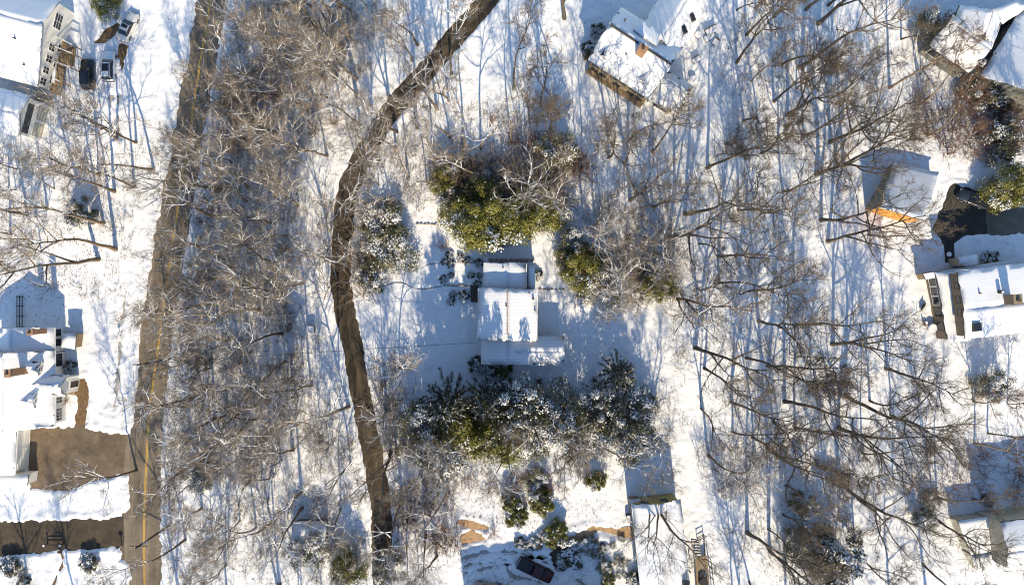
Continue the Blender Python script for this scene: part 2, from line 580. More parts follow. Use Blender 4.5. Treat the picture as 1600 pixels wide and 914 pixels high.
track_px = [[(722, 872), (770, 862), (830, 868), (900, 905), (930, 930)], [(720, 884), (775, 876), (800, 872)], [(725, 896), (770, 884), (805, 880), (845, 870), (885, 890)], [(790, 880), (800, 900), (830, 905), (870, 925)],
            [(196, 455), (190, 520), (184, 590), (178, 650)], [(174, 150), (172, 175), (180, 215)], [(186, 150), (184, 180), (188, 215)],
            [(156, 890), (160, 903), (163, 930)]]
tracks = [smooth_line(PX(t), 6) for t in track_px]
holes = [('track', t, .07) for t in tracks] + [('line', road_line, 2.2), ('line', drive_line, 1.38), ('poly', left_drive), ('poly', left_drive2), ('poly', right_drive),
         ('poly', mulch_strip), ('poly', leaf_patch), ('poly', leaf_patch2), ('poly', tan_path), ('poly', soil_bed), ('poly', soil_bed2),
         ('poly', walk), ('poly', shoulder), ('poly', walk2)]


def build_ground():
    xs = np.concatenate([[-420, -250, -150, -110], np.arange(-90, 90.01, 0.25), [110, 150, 250, 420]])
    ys = np.concatenate([[-420, -250, -150, -90], np.arange(-56, 56.01, 0.25), [90, 150, 250, 420]])
    X, Y = np.meshgrid(xs, ys)
    sd = np.full(X.shape, 1e9)
    for h in holes:
        if h[0] in ('line', 'track'):
            sd = np.minimum(sd, dist_line(X, Y, h[1]) - h[2])
        else:
            sd = np.minimum(sd, sd_poly(X, Y, h[1]))
    edge = (vnoise(X, Y, 0.55, 1) - .5) * 0.5 + (vnoise(X, Y, 2.2, 2) - .5) * 0.5
    dl = dist_line(X, Y, drive_line) - 1.38
    edge = edge * np.where(dl < 1.5, 0.55, 1.0)
    s = np.clip((sd + edge) / 0.45, 0, 1)
    s = s * s * (3 - 2 * s)
    bank = np.exp(-((sd + edge - 0.7) / 0.6) ** 2) * (vnoise(X, Y, 0.9, 3)) * 0.22
    lump = (vnoise(X, Y, 5.0, 4) - .5) * 0.16 + (vnoise(X, Y, 1.3, 5) - .5) * 0.085 + (vnoise(X, Y, 0.6, 6) - .5) * 0.12
    Z = -0.10 * (1 - s) + s * (0.10 + lump + bank)
    Z = np.where(s > 0, np.where(s < 1, Z, np.maximum(Z, 0.015)), -0.10)
    # footprints
    fr_ = random.Random(3)
    for tr in [[(100, 520), (150, 470), (205, 440)], [(150, 140), (120, 160), (100, 200)], [(1060, 180), (1110, 120), (1130, 60)], [(860, 800), (900, 790), (960, 780), (985, 800)],
               [(1500, 540), (1470, 580), (1480, 640), (1530, 640)], [(640, 430), (690, 450), (730, 480), (735, 540)], [(845, 460), (870, 430), (860, 400)], [(1130, 860), (1150, 800), (1130, 740)],
               [(20, 780), (90, 800), (180, 795)], [(640, 360), (655, 400), (700, 430)], [(800, 40), (840, 90), (870, 150)], [(880, 900), (890, 870), (880, 850)]]:
        ln = smooth_line(PX(tr), 6); acc = 0
        for a, b in zip(ln[:-1], ln[1:]):
            k = 0
            while k < (b - a).length:
                q = a.lerp(b, k / max((b - a).length, 1e-6)); acc += 1
                d = (b - a).normalized(); side = Vector((-d.y, d.x)) * (.16 if acc % 2 else -.16)
                ix = np.searchsorted(xs, q.x + side.x); iy = np.searchsorted(ys, q.y + side.y)
                Z[iy, ix] -= .07
                if fr_.random() < .5: Z[iy, min(ix + 1, len(xs) - 1)] -= .05
                k += .62
    ny, nx = X.shape
    co = np.stack([X, Y, Z], -1).reshape(-1, 3)
    me = bpy.data.meshes.new('ground')
    i = np.arange(nx * ny).reshape(ny, nx)
    q = np.stack([i[:-1, :-1], i[:-1, 1:], i[1:, 1:], i[1:, :-1]], -1).reshape(-1, 4)
    me.vertices.add(len(co)); me.vertices.foreach_set('co', co.ravel())
    me.loops.add(q.size); me.loops.foreach_set('vertex_index', q.ravel().astype(np.int32))
    me.polygons.add(len(q))
    me.polygons.foreach_set('loop_start', np.arange(0, q.size, 4, dtype=np.int32))
    me.polygons.foreach_set('use_smooth', np.ones(len(q), bool))
    me.update(); me.validate()
    me.materials.append(M['ground'])
    o = link('ground', me)
    tag(o, kind='structure')


build_ground()


def grow_poly(poly, d):
    c = sum(poly, Vector((0, 0))) / len(poly)
    return [p + (p - c).normalized() * d for p in poly]


ribbon('road', road_line, 3.3, 0.0, M['road'])
ribbon('curved_driveway', drive_line, 2.4, -0.006, M['lane'])
for t in tracks: ribbon('wheel_track', t, .45, -0.03, M['slush'])
sheet('brown_driveway', grow_poly(left_drive, .6), -0.012, M['drive_brown'])
sheet('lower_driveway', grow_poly(left_drive2, .6), -0.016, M['drive'])
sheet('black_driveway', grow_poly(right_drive, .7), -0.008, M['drive_black'])
sheet('sunlit_driveway', PX([(1538, 300), (1550, 303), (1574, 314), (1660, 332), (1660, 372), (1543, 368)]), -0.003, M['lane_sunlit'])  # sunlight on the outer end, painted as a lighter sheet over the black asphalt
sheet('mulch_bed', grow_poly(mulch_strip, .5), -0.02, M['mulch'])
sheet('leaf_patch', grow_poly(leaf_patch, .5), -0.02, M['mulch'])
sheet('leaf_patch', grow_poly(leaf_patch2, .5), -0.024, M['mulch'])
sheet('tan_path', grow_poly(tan_path, .5), -0.02, M['tanpath'])
sheet('soil_bed', grow_poly(soil_bed, .5), -0.02, M['tanpath'])
sheet('soil_bed', grow_poly(soil_bed2, .5), -0.024, M['tanpath'])
sheet('garden_walk', grow_poly(walk, .5), -0.02, M['mulch'])
sheet('road_shoulder', grow_poly(shoulder, .4), -0.028, M['drive_brown'])
sheet('flagstone_walk', grow_poly(walk2, .4), -0.02, M['drive'])
# double yellow centre line, broken where it is worn
yl = smooth_line(PX([(339, -60), (329, 0), (292, 230), (259, 460), (239, 600), (231, 684), (225.5, 800), (226, 914), (229, 990)]), 10)
for off in (-0.085, 0.085):
    ln = []
    for i, p in enumerate(yl):
        d = (yl[min(i + 1, len(yl) - 1)] - yl[max(i - 1, 0)]).normalized()
        ln.append(p + Vector((-d.y, d.x)) * off)
    ribbon('yellow_line', ln, 0.045, 0.004, M['yellow'])


# ------------------------------------------------------------------ houses
def snow_grid(mb, c00, c10, c11, c01, thick, rng, nu, nv, jit=0.035, rag=0.13):
    """uneven snow sheet over the quad c00-c10 (eave) c01-c11 (ridge); uv in metres"""
    base = len(mb.v)
    uv = mb.uv if mb.uv is not None else []
    lu = (c10 - c00).length; lv = (c01 - c00).length
    for layer in (0, 1):
        for j in range(nv + 1):
            for i in range(nu + 1):
                u = i / nu; v = j / nv
                p = (c00 * (1 - u) + c10 * u) * (1 - v) + (c01 * (1 - u) + c11 * u) * v
                e = Vector((0, 0, 0))
                if i in (0, nu) or j == 0:
                    e = Vector((rng.uniform(-rag, rag), rng.uniform(-rag, rag), 0))
                z = 0.012 if layer == 0 else (thick + rng.uniform(-jit, jit)) * (0.45 if (i in (0, nu) or j == 0) else 1)
                mb.v.append((p.x + e.x, p.y + e.y, p.z + z))
                uv.append((u * lu, v * lv))
    n = (nu + 1) * (nv + 1)
    up = (c10 - c00).cross(c01 - c00).z > 0

    def fc(q):
        mb.face(q if up else q[::-1])
    for j in range(nv):
        for i in range(nu):
            a = base + n + j * (nu + 1) + i
            fc((a, a + 1, a + nu + 2, a + nu + 1))
    for i in range(nu):
        a = base + i
        fc((a, a + 1, a + n + 1, a + n))
        b = base + nv * (nu + 1) + i
        fc((b + n, b + n + 1, b + 1, b))
    for j in range(nv):
        a = base + j * (nu + 1)
        fc((a + n, a + n + nu + 1, a + nu + 1, a))
        b = a + nu
        fc((b, b + nu + 1, b + n + nu + 1, b + n))
    mb.uv = uv


def gable(root, r1, r2, hr, he, wl, wr, wall, rng, snow='roofsnow', hel=None, her=None, over=0.3, world=False, zb=0.0, trim='trim', thick=0.10):
    """gabled block; r1, r2 = ridge ends as seen in the photo, wl / wr = half widths in metres left / right of r1->r2"""
    hl = he if hel is None else hel
    hR = he if her is None else her
    A = P(*r1, 0 if world else hr); B = P(*r2, 0 if world else hr)
    u = (B - A).normalized(); n = Vector((-u.y, u.x))
    org = root.location

    def V(p, z): return Vector((p.x, p.y, z)) - org
    # roof slopes: shingle slab with snow on top
    for side, w, h in ((1, wl, hl), (-1, wr, hR)):
        e1 = A + n * side * w; e2 = B + n * side * w
        t = 0.13
        q = [V(e1, h), V(e2, h), V(B, hr), V(A, hr)]
        dn = Vector((0, 0, -t))
        cs = [p + dn for p in q] + q
        if side > 0:
            cs = [cs[k] for k in (1, 0, 3, 2, 5, 4, 7, 6)]
        mb = MB(); mb.hexa(cs)
        ro = mb.build('roof', M['shingle'], root)
        g = MB(); g.face; sl = MB(); swap = abs(u.y) > .7
        # gutter / fascia board along the eave and rakes
        g.bar(V(e1, h - .10) + Vector((n.x, n.y, 0)) * side * .06, V(e2, h - .10) + Vector((n.x, n.y, 0)) * side * .06, .11, .16)
        g.build('gutter', M[trim], ro)
        L = (e2 - e1).length; S = math.hypot(w, hr - h)
        snow_grid(sl, q[0], q[1], q[2], q[3], thick, rng, max(3, int(L / 0.8)), max(2, int(S / 0.8)))
        if swap: sl.uv = [(b_, a_) for a_, b_ in sl.uv]
        sl.build('roof_snow', M[snow], ro, True)
    # walls
    o2 = over
    c = {}
    for k, (p, s) in (('l1', (A + u * o2, 1)), ('l2', (B - u * o2, 1)), ('r1', (A + u * o2, -1)), ('r2', (B - u * o2, -1))):
        w = (wl if s > 0 else wr) - o2
        c[k] = p + n * s * w
    def zat(w, W, h): return hr - (hr - h) * w / W - 0.14
    zl = zat(wl - o2, wl, hl); zr = zat(wr - o2, wr, hR)
    T = 0.15
    mb = MB(); mb.prism([c['l1'] - org.xy, c['l2'] - org.xy, c['l2'] - org.xy - n * T, c['l1'] - org.xy - n * T], zb, zl); mb.build('wall', M[wall], root)
    mb = MB(); mb.prism([c['r1'] - org.xy, c['r2'] - org.xy, c['r2'] - org.xy + n * T, c['r1'] - org.xy + n * T], zb, zr); mb.build('wall', M[wall], root)
    for (l, r, m, s) in (('l1', 'r1', A + u * o2, 1), ('l2', 'r2', B - u * o2, -1)):
        ins = 0.16
        l_ = c[l] - n * ins; r_ = c[r] + n * ins
        off = u * s * 0.15
        b = MB()
        pts = [V(l_, zb), V(r_, zb), V(r_, zr - .05), V(m, hr - .2), V(l_, zl - .05)]
        o3 = Vector((off.x, off.y, 0))
        k = len(b.v)
        b.v += [tuple(p) for p in pts] + [tuple(p + o3) for p in pts]
        f1 = tuple(range(5)); f2 = tuple(range(9, 4, -1))
        if s < 0: f1, f2 = f1[::-1], f2[::-1]
        b.face(f1); b.face(f2)
        for i in range(5):
            j = (i + 1) % 5
            qd = (i, i + 5, j + 5, j)
            b.face(qd if s > 0 else qd[::-1])
        b.build('wall', M[wall], root)
    return dict(A=A, B=B, u=u, n=n, zl=zl, zr=zr, **c)


def window(root, a, b, t, z, w, h, trim='trim', rows=2, cols=2, name='window', pane='glass', proud=0.05):
    """window on the wall line a->b (2D), outward is right of a->b"""
    d = (b - a); L = d.length; d = d / L
    out = Vector((d.y, -d.x))
    c = a + d * (t * L) - root.location.xy
    def pt(x, y, zz): q = c + d * x + out * y; return Vector((q.x, q.y, zz))
    f = MB(); fw = 0.09
    def bx(x0, x1, z0, z1, y0, y1, mb):
        mb.hexa([pt(x0, y1, z0), pt(x1, y1, z0), pt(x1, y0, z0), pt(x0, y0, z0), pt(x0, y1, z1), pt(x1, y1, z1), pt(x1, y0, z1), pt(x0, y0, z1)])
    bx(-w / 2 - fw, w / 2 + fw, z - h / 2 - fw, z - h / 2, -.02, proud, f)
    bx(-w / 2 - fw, w / 2 + fw, z + h / 2, z + h / 2 + fw, -.02, proud, f)
    bx(-w / 2 - fw, -w / 2, z - h / 2, z + h / 2, -.02, proud, f)
    bx(w / 2, w / 2 + fw, z - h / 2, z + h / 2, -.02, proud, f)
    for k in range(1, cols):
        x = -w / 2 + w * k / cols
        bx(x - .025, x + .025, z - h / 2, z + h / 2, .0, proud - .01, f)
    for k in range(1, rows):
        zz = z - h / 2 + h * k / rows
        bx(-w / 2, w / 2, zz - .025, zz + .025, .002, proud - .014, f)
    fo = f.build(name, M[trim], root)
    p = MB(); bx(-w / 2, w / 2, z - h / 2, z + h / 2, -.03, .022, p)
    p.build('pane', M[pane], fo)
    return fo


def slab(root, pts, hs, wall, rng, snow='roofsnow', over=0.25, t=0.14, thick=0.10, south=None, zb=0.0):
    """flat or single-pitch block: pts photo positions of the roof corners at heights hs"""
    if not hasattr(hs, '__len__'): hs = [hs] * len(pts)
    org = root.location
    w = [P(x, y, h) - org.xy for (x, y), h in zip(pts, hs)]
    a = sum(w[i].x * w[(i + 1) % len(w)].y - w[(i + 1) % len(w)].x * w[i].y for i in range(len(w)))
    if a < 0: w = w[::-1]; hs = list(hs)[::-1]
    mb = MB(); mb.prism(w, [h - t for h in hs], hs)
    ro = mb.build('roof', M['shingle'], root)
    c = sum(w, Vector((0, 0))) / len(w)
    if len(w) == 4:
        s = MB()
        cs = [Vector((p.x, p.y, h)) for p, h in zip(w, hs)]
        L = (cs[1] - cs[0]).length; S = (cs[3] - cs[0]).length
        snow_grid(s, cs[0], cs[1], cs[2], cs[3], thick, rng, max(2, int(L / .8)), max(2, int(S / .8)))
        s.build('roof_snow', M[snow], ro, True)
    else:
        s = MB(); wi = [p + (c - p).normalized() * .05 for p in w]
        s.prism(wi, [h + .012 for h in hs], [h + thick for h in hs])
        s.build('roof_snow', M['snow'], ro)
    wi = [p + (c - p).normalized() * over * 1.35 for p in w]
    n = len(w)
    for i in range(n):
        j = (i + 1) % n
        d = (wi[j] - wi[i]).normalized(); inn = Vector((-d.y, d.x)) * .14
        e = d * 0.003
        q = [wi[i] + e, wi[j] - e, wi[j] - e + inn - d * .14, wi[i] + e + inn + d * .14]
        b = MB(); b.prism(q, zb, [hs[i] - t - .004, hs[j] - t - .004, hs[j] - t - .004, hs[i] - t - .004])
        wm = south if (south and inn.y > .09) else wall
        b.build('wall', M[wm], root)
    return [p + org.xy for p in wi]


def chimney(root, px, py, h0, h1, w, l, rz=0.0, mat='brick', cap='trim'):
    p = P(px, py, h1) - root.location.xy
    b = MB(); b.box((p.x, p.y, (h0 + h1) / 2), (w, l, h1 - h0), rz)
    b.box((p.x, p.y, h1 + .06), (w + .16, l + .16, .12), rz)
    ch = b.build('chimney', M[mat], root)
    k = MB()
    k.cyl((p.x, p.y), min(w, l) * .28, min(w, l) * .24, h1 + .122, h1 + .42, 10)
    k.build('flue', M['trim_dark'], ch)
    return ch


def skylight(root, px, py, z, w, l, rz=0.0, slope=0.0, dirv=(1, 0)):
    p = P(px, py, z) - root.location.xy
    b = MB(); b.box((p.x, p.y, z), (w, l, .5), rz)
    f = b.build('skylight', M['trim_dark'], root)
    k = MB(); k.box((p.x, p.y, z + .262), (w - .16, l - .16, .02), rz); k.build('pane', M['glass'], f)


def vent(root, px, py, z, r=0.12, mat='trim_dark'):
    p = P(px, py, z) - root.location.xy
    b = MB(); b.cyl((p.x, p.y), r, r, z - .5, z + .25, 8); b.build('vent_pipe', M[mat], root)


rng = random.Random(11)


def house(name, label, px, py, cat='house'):
    p = P(px, py)
    return thing(name, label, cat, (p.x, p.y, 0))


def wall_windows(root, a, b, ts, z, w, h, **kw):
    for t in ts: window(root, a, b, t, z, w, h, **kw)


# --- house at the top left corner
hA = house('white_house', 'white two-storey house with snowy roof and timber deck in the upper left corner', 30, 80)
g = gable(hA, (-70, 4), (65, 39), 6.6, 4.2, 4.6, 8.6, 'siding_white', rng)
wall_windows(hA, g['r2'], g['l2'], (.06, .2, .34, .48), 3.0, 1.0, 1.2, trim='trim')
window(hA, g['r2'], g['l2'], .80, 3.1, 2.2, 1.6, cols=2, rows=3)
wall_windows(hA, g['r2'], g['l2'], (.12, .32, .52), 1.2, 1.1, 1.1, trim='trim')
wall_windows(hA, g['r1'], g['r2'], (.75, .9), 3.0, 1.1, 1.2)
g2 = gable(hA, (-70, 153), (31, 179), 6.2, 5.0, 3.1, 3.1, 'siding_white', rng)
wall_windows(hA, g2['r2'], g2['l2'], (.17, .37, .57, .77), 4.0, .95, 1.1, trim='trim_dark')
for t in (.27, .72):
    window(hA, g2['r2'], g2['l2'], t, 1.3, 2.2, 2.3, cols=1, rows=4, name='garage_door', pane='siding_tan', trim='trim')
vent(hA, 22, 60, 6.2); vent(hA, 38, 102, 5.0)
# deck with rail posts beside the east wall
d = MB(); dk = [(83, 56), (104, 68), (96, 150), (78, 146)]
d.prism([P(x, y, 1.1) - hA.location.xy for x, y in dk], .95, 1.1)
dko = d.build('deck', M['wood'], hA)
for k in range(13):
    t = (k + .5) / 13
    a0 = P(83, 56, 1.12).lerp(P(78, 146, 1.12), t) - hA.location.xy; a1 = P(104, 68, 1.12).lerp(P(96, 150, 1.12), t) - hA.location.xy
    b = MB(); b.bar((a0.x, a0.y, 1.125), (a1.x, a1.y, 1.125), .52, .04); b.build('deck_board', M['wood'], dko)
s = MB(); s.prism([P(x, y, 1.3) - hA.location.xy for x, y in [(79, 54), (91, 60), (85, 130), (77, 128)]], 1.15, 1.32); s.build('deck_snow', M['snow'], dko)
for (x0, y0, x1, y1) in ((85, 73, 113, 84), (84, 96, 108, 105), (82, 122, 94, 128), (88, 58, 112, 70)):
    a0 = P(x0, y0, 2.6) - hA.location.xy; a1 = P(x1, y1, 2.6) - hA.location.xy
    b = MB(); b.bar((a0.x, a0.y, 2.6), (a1.x, a1.y, 2.6), .14, .16); b.build('pergola_beam', M['trim'], hA)
    for q in (a0, a1):
        b = MB(); b.box((q.x, q.y, 1.26), (.13, .13, 2.5)); b.build('pergola_post', M['wood'], hA)
for k in range(5):
    a0 = P(104 + k * 3.2, 70 + k * 1.2, 1.0 - .18 * k) - hA.location.xy; a1 = P(101 + k * 3.2, 102 + k * .6, 1.0 - .18 * k) - hA.location.xy
    b = MB(); b.bar((a0.x, a0.y, 1.0 - .18 * k), (a1.x, a1.y, 1.0 - .18 * k), .34, .06); b.build('stair_tread', M['wood'], hA)
base = MB()
base.prism([P(x, y) - hA.location.xy for x, y in [(58, 151), (88, 158), (88, 162), (62, 156), (52, 213), (46, 212)]], 0, .5)
base.build('foundation', M['wood'], hA)

# --- house at the left edge with dormers
hB = house('dormered_house', 'white house with east facing dormers and brick chimneys at the left edge', 40, 600)
g = gable(hB, (4, 552), (4, 674), 7.5, 3.4, 4.9, 4.9, 'siding_white', rng)
wall_windows(hB, g['l2'], g['l1'], (.85, .93), 1.9, .9, 1.3, trim='trim_dark')
wall_windows(hB, g['l2'], g['l1'], (.07, .16, .32, .42), 1.9, .9, 1.3, trim='trim')
gn = gable(hB, (18, 513), (18, 555), 5.3, 3.2, 5.0, 5.0, 'siding_white', rng)
wall_windows(hB, gn['l2'], gn['l1'], (.4, .85), 1.9, .9, 1.2, trim='trim_dark')
ge = gable(hB, (45, 600), (93, 605), 5.2, 3.5, 1.5, 1.6, 'siding_white', rng)
window(hB, ge['r2'], ge['l2'], .5, 1.15, 1.0, 2.1, rows=1, cols=1, name='front_door', pane='wood_dark')
for (x0, y0, x1, y1) in ((22, 572, 56, 578), (14, 622, 50, 628)):
    gd = gable(hB, (x0, y0), (x1, y1), 6.1, 5.2, 1.05, 1.05, 'siding_white', rng, over=.12, zb=3.2)
    window(hB, gd['r2'], gd['l2'], .5, 4.9, .6, .9, trim='trim')
gg = gable(hB, (-32, 668), (-36, 743), 5.2, 3.5, 4.4, 4.4, 'siding_white', rng)
for t in (.27, .72):
    window(hB, gg['l2'], gg['l1'], t, 1.3, 2.6, 2.3, cols=1, rows=4, name='garage_door', pane='siding_white', trim='trim')
slab(hB, [(-40, 742), (45, 741), (43, 758), (-40, 762)], 2.6, 'siding_white', rng)
chimney(hB, 12, 583, 5.5, 9.4, .75, 1.0)
chimney(hB, 47, 519, 3.4, 6.8, .8, .7)
# entry steps
for k in range(4):
    p = P(103 + k * 4.5, 603 + k) - hB.location.xy
    b = MB(); b.box((p.x, p.y, .55 - k * .14), (.44, 2.2, .14)); b.build('stair_tread', M['wood'], hB)
b = MB(); a0 = P(101, 593) - hB.location.xy; a1 = P(118, 592) - hB.location.xy
b.bar((a0.x, a0.y, 1.1), (a1.x, a1.y, .9), .1, .12); b.bar((a1.x, a1.y, 0), (a1.x, a1.y, .9), .1, .1); b.build('stair_rail', M['trim'], hB)
b = MB()
for k in range(6):
    p = P(93, 622 + k * 5) - hB.location.xy
    b.box((p.x, p.y, .35), (.35, .5, .7))
b.build('foundation', M['wood'], hB)

# --- the house in the middle
hC = house('central_house', 'snow roofed house standing alone in the middle of the clearing', 795, 490)
gm = gable(hC, (793, 451), (792, 532), 6.3, 5.2, 4.4, 4.3, 'siding_tan', rng, snow='thin')
gn = gable(hC, (795, 411), (795, 452), 4.7, 4.0, 2.6, 3.7, 'siding_tan', rng, snow='thin')
gs = gable(hC, (792, 529), (792, 570), 4.7, 3.8, 3.7, 3.8, 'siding_tan', rng, snow='thin')
gw = gable(hC, (806, 549), (882, 549), 4.5, 3.2, 2.1, 2.15, 'siding_tan', rng, snow='thin')
slab(hC, [(823, 413), (836, 413), (836, 451), (823, 451)], 3.2, 'siding_tan', rng, snow='thin')
vent(hC, 833, 467, 5.6, .16); vent(hC, 827, 458, 5.6); vent(hC, 836, 485, 5.5); vent(hC, 786, 418, 4.7); vent(hC, 791, 478, 6.4)
for k in range(17):
    rc = MB()
    p = P(792.6, 453 + k * 4.3, 6.4) - hC.location.xy
    rc.box((p.x, p.y, 6.41), (.16, rng.uniform(.14, .34), .07))
    rc.build('ridge_tile', M['brick'], hC)
wall_windows(hC, gm['l1'], gm['l2'], (.3, .6, .85), 3.9, 1.1, 1.3)
wall_windows(hC, gm['r2'], gm['r1'], (.2, .5, .8), 3.9, 1.1, 1.3)
wall_windows(hC, gw['r1'], gw['r2'], (.3, .6, .85), 1.7, 1.1, 1.3)
wall_windows(hC, gn['r2'], gn['r1'], (.3, .7), 2.0, 1.1, 1.3)

# --- house at the top
hD = house('dormer_roofed_house', 'large white house with brick chimney and skylights at the top centre right', 1000, 90)
g = gable(hD, (952, 37), (1050, 101), 8.5, 5.2, 4.3, 4.8, 'siding_brown', rng)
wall_windows(hD, g['r1'], g['r2'], (.1, .25, .42, .58, .75, .9), 3.7, 1.0, 1.3, trim='trim_dark')
wall_windows(hD, g['r1'], g['r2'], (.1, .25, .5, .75, .9), 1.4, 1.0, 1.3, trim='trim_dark')
b = MB(); q0 = g['r1'] - hD.location.xy; q1 = g['r2'] - hD.location.xy; nn = -g['n'] * .35
b.bar((q0.x + nn.x, q0.y + nn.y, .4), (q1.x + nn.x, q1.y + nn.y, .4), .7, .8); b.build('foundation', M['wood'], hD)
ga = gable(hD, (1034, 120), (1077, 147), 5.2, 3.4, 1.9, 3.1, 'siding_white', rng)
window(hD, ga['r1'], ga['r2'], .5, 1.7, 2.4, 1.5, cols=3, trim='trim_dark')
gw = gable(hD, (1033, 62), (1078, -8), 7.4, 5.0, 3.5, 3.5, 'siding_white', rng)
for (x0, y0, x1, y1) in ((961, 62, 944, 88), (1023, 103, 1006, 128)):
    gd = gable(hD, (x0, y0), (x1, y1), 7.3, 6.7, .62, .62, 'siding_white', rng, over=.1, zb=5.6)
    window(hD, gd['r2'], gd['l2'], .5, 6.3, .45, .5, rows=1, cols=2)
slab(hD, [(989, 47), (1001, 30), (1031, 49), (1027, 72)], [7.9, 7.3, 7.3, 8.1], 'siding_white', rng, over=.1, zb=5.5)
for (x, y) in ((1082, 28), (1069, 47)):
    skylight(hD, x, y, 6.25, .6, 1.15, math.radians(25))
chimney(hD, 1005, 76, 7.0, 10.0, 1.15, .9, math.radians(-33))
vent(hD, 977, 31, 7.4); vent(hD, 978, 85, 7.2); vent(hD, 1022, 124, 6.2, .16)
b = MB()
for (x0, y0, x1, y1) in ((954, 39, 998, 68), (1012, 77, 1049, 101)):
    a0 = P(x0, y0, 8.6) - hD.location.xy; a1 = P(x1, y1, 8.6) - hD.location.xy
    b.bar((a0.x, a0.y, 8.6), (a1.x, a1.y, 8.6), .28, .1)
b.build('ridge_vent', M['trim_dark'], hD)
# patio by its east side
b = MB(); b.prism([P(x, y) - hD.location.xy for x, y in [(1072, 88), (1108, 28), (1128, 48), (1100, 128), (1080, 130)]], 0, .22); b.build('patio', M['snow'], hD)

# --- house at the top right corner
hE = house('grey_house', 'dark grey sided house with jumbled snowy roofs in the upper right corner', 1540, 60)
g = gable(hE, (1485, 34), (1548, 78), 5.8, 3.7, 1.5, 3.4, 'siding_grey', rng, hel=5.0, trim='trim_dark')
window(hE, g['r1'], g['r2'], .22, 2.2, 1.7, 1.5, cols=1, rows=1)
window(hE, g['r1'], g['r2'], .08, 2.2, .9, 1.2, cols=1, rows=1, trim='trim_dark')
gable(hE, (1553, 15), (1538, 57), 6.2, 4.2, 2.7, 4.0, 'siding_grey', rng, trim='trim_dark')
g = gable(hE, (1664, 35), (1600, 140), 6.6, 3.9, 4.5, 5.4, 'siding_grey', rng, trim='trim_dark')
wall_windows(hE, g['r1'], g['r2'], (.2, .5, .8), 2.4, 1.1, 1.3)
slab(hE, [(1553, 15), (1590, 0), (1606, 12), (1566, 38)], 4.4, 'siding_grey', rng)
# rounded bay under the south eave
bay = MB(); pc = P(1582, 141) - hE.location.xy
arc = [Vector((pc.x + 3.0 * math.cos(t), pc.y + 2.6 * math.sin(t))) for t in np.linspace(math.pi * 1.0, math.pi * 2.0, 11)]
bay.prism(arc + [Vector((pc.x + 3.0, pc.y + 1.5)), Vector((pc.x - 3.0, pc.y + 1.5))], 0, 2.9); bo = bay.build('bay', M['siding_tan'], hE)
bay = MB(); bay.prism([pc + (p - pc) * 1.08 for p in arc] + [Vector((pc.x + 3.2, pc.y + 1.5)), Vector((pc.x - 3.2, pc.y + 1.5))], 2.905, 3.1); bay.build('roof', M['siding_tan'], bo)
for (x, y) in ((1574, 126), (1589, 135)):
    p = P(x, y, 3.2) - hE.location.xy
    b = MB(); b.box((p.x, p.y, 3.2), (.6, .4, .2), .4); b.build('roof_vent', M['trim_dark'], bo)

# --- house at the right edge
hF = house('brown_house', 'brown sided house with tall windows and a dark skylight at the right edge', 1520, 470)
w = slab(hF, [(1462, 427), (1499, 424), (1517, 532), (1482, 534)], 3.2, 'siding_brown', rng)
ws = sorted(w, key=lambda p: p.x)[:2]; ws.sort(key=lambda p: -p.y)
wall_windows(hF, ws[0], ws[1], (.1, .25, .40), 1.8, 1.3, 1.7, cols=1, rows=1, trim='trim')
wall_windows(hF, ws[0], ws[1], (.58, .8), 1.8, 1.2, 1.5, cols=1, rows=2, trim='trim_dark')
g = gable(hF, (1506, 483), (1665, 465), 6.2, 5.6, 5.6, 4.4, 'siding_brown', rng)
wall_windows(hF, g['l1'], g['r1'], (.1, .2, .42, .62), 4.6, .9, .9, cols=1, rows=1, trim='trim_dark')
slab(hF, [(1442, 428), (1585, 405), (1588, 414), (1500, 427), (1446, 437)], 2.7, 'siding_brown', rng)
slab(hF, [(1497, 402), (1526, 398), (1528, 413), (1500, 417)], 3.1, 'siding_tan', rng)
skylight(hF, 1526, 511, 6.05, 1.25, 1.2, .1)
chimney(hF, 1590, 468, 5.8, 8.3, 1.15, 1.4, .1, mat='siding_brown')
p = P(1567, 456, 6.9) - hF.location.xy
b = MB(); b.cyl((p.x, p.y), .28, .28, 5.8, 6.9, 12); b.build('round_vent', M['plastic_black'], hF)
b = MB(); b.cyl((p.x, p.y), .2, .12, 6.902, 7.0, 12); b.build('vent_snow', M['snow'], hF)
vent(hF, 1531, 458, 6.2)

# --- orange walled shed
sh = house('orange_shed', 'single pitch shed with bright orange board wall and snowy roof by the black driveway', 1420, 300, 'shed')
slab(sh, [(1376, 324), (1446, 347), (1466, 270), (1396, 254)], [5.3, 5.3, 1.7, 1.7], 'siding_grey', rng, south='siding_orange', snow='thin')

# --- house at the bottom
hG = house('olive_house', 'white roofed house with olive gable wall and wooden side deck at the bottom edge', 1040, 860)
g = gable(hG, (1029, 789), (1052, 1010), 6.2, 4.4, 3.7, 3.6, 'siding_olive', rng)
wall_windows(hG, g['l1'], g['r1'], (.3, .75), 3.3, 1.0, 1.2, trim='trim_dark', cols=1)
wall_windows(hG, g['r1'], g['r2'], (.12, .24, .36, .5), 2.2, 1.1, 1.3, trim='trim')
slab(hG, [(984, 780), (1000, 779), (1024, 930), (1006, 932)], 2.7, 'siding_brown', rng, snow='thin')
skylight(hG, 1072, 911, 5.2, 1.0, .85, -.1)
vent(hG, 1078, 893, 4.9)
dk = MB(); pts = [(1086, 870), (1104, 868), (1114, 960), (1092, 962)]
dk.prism([P(x, y, 1.0) - hG.location.xy for x, y in pts], .85, 1.0); dko = dk.build('deck', M['wood'], hG)
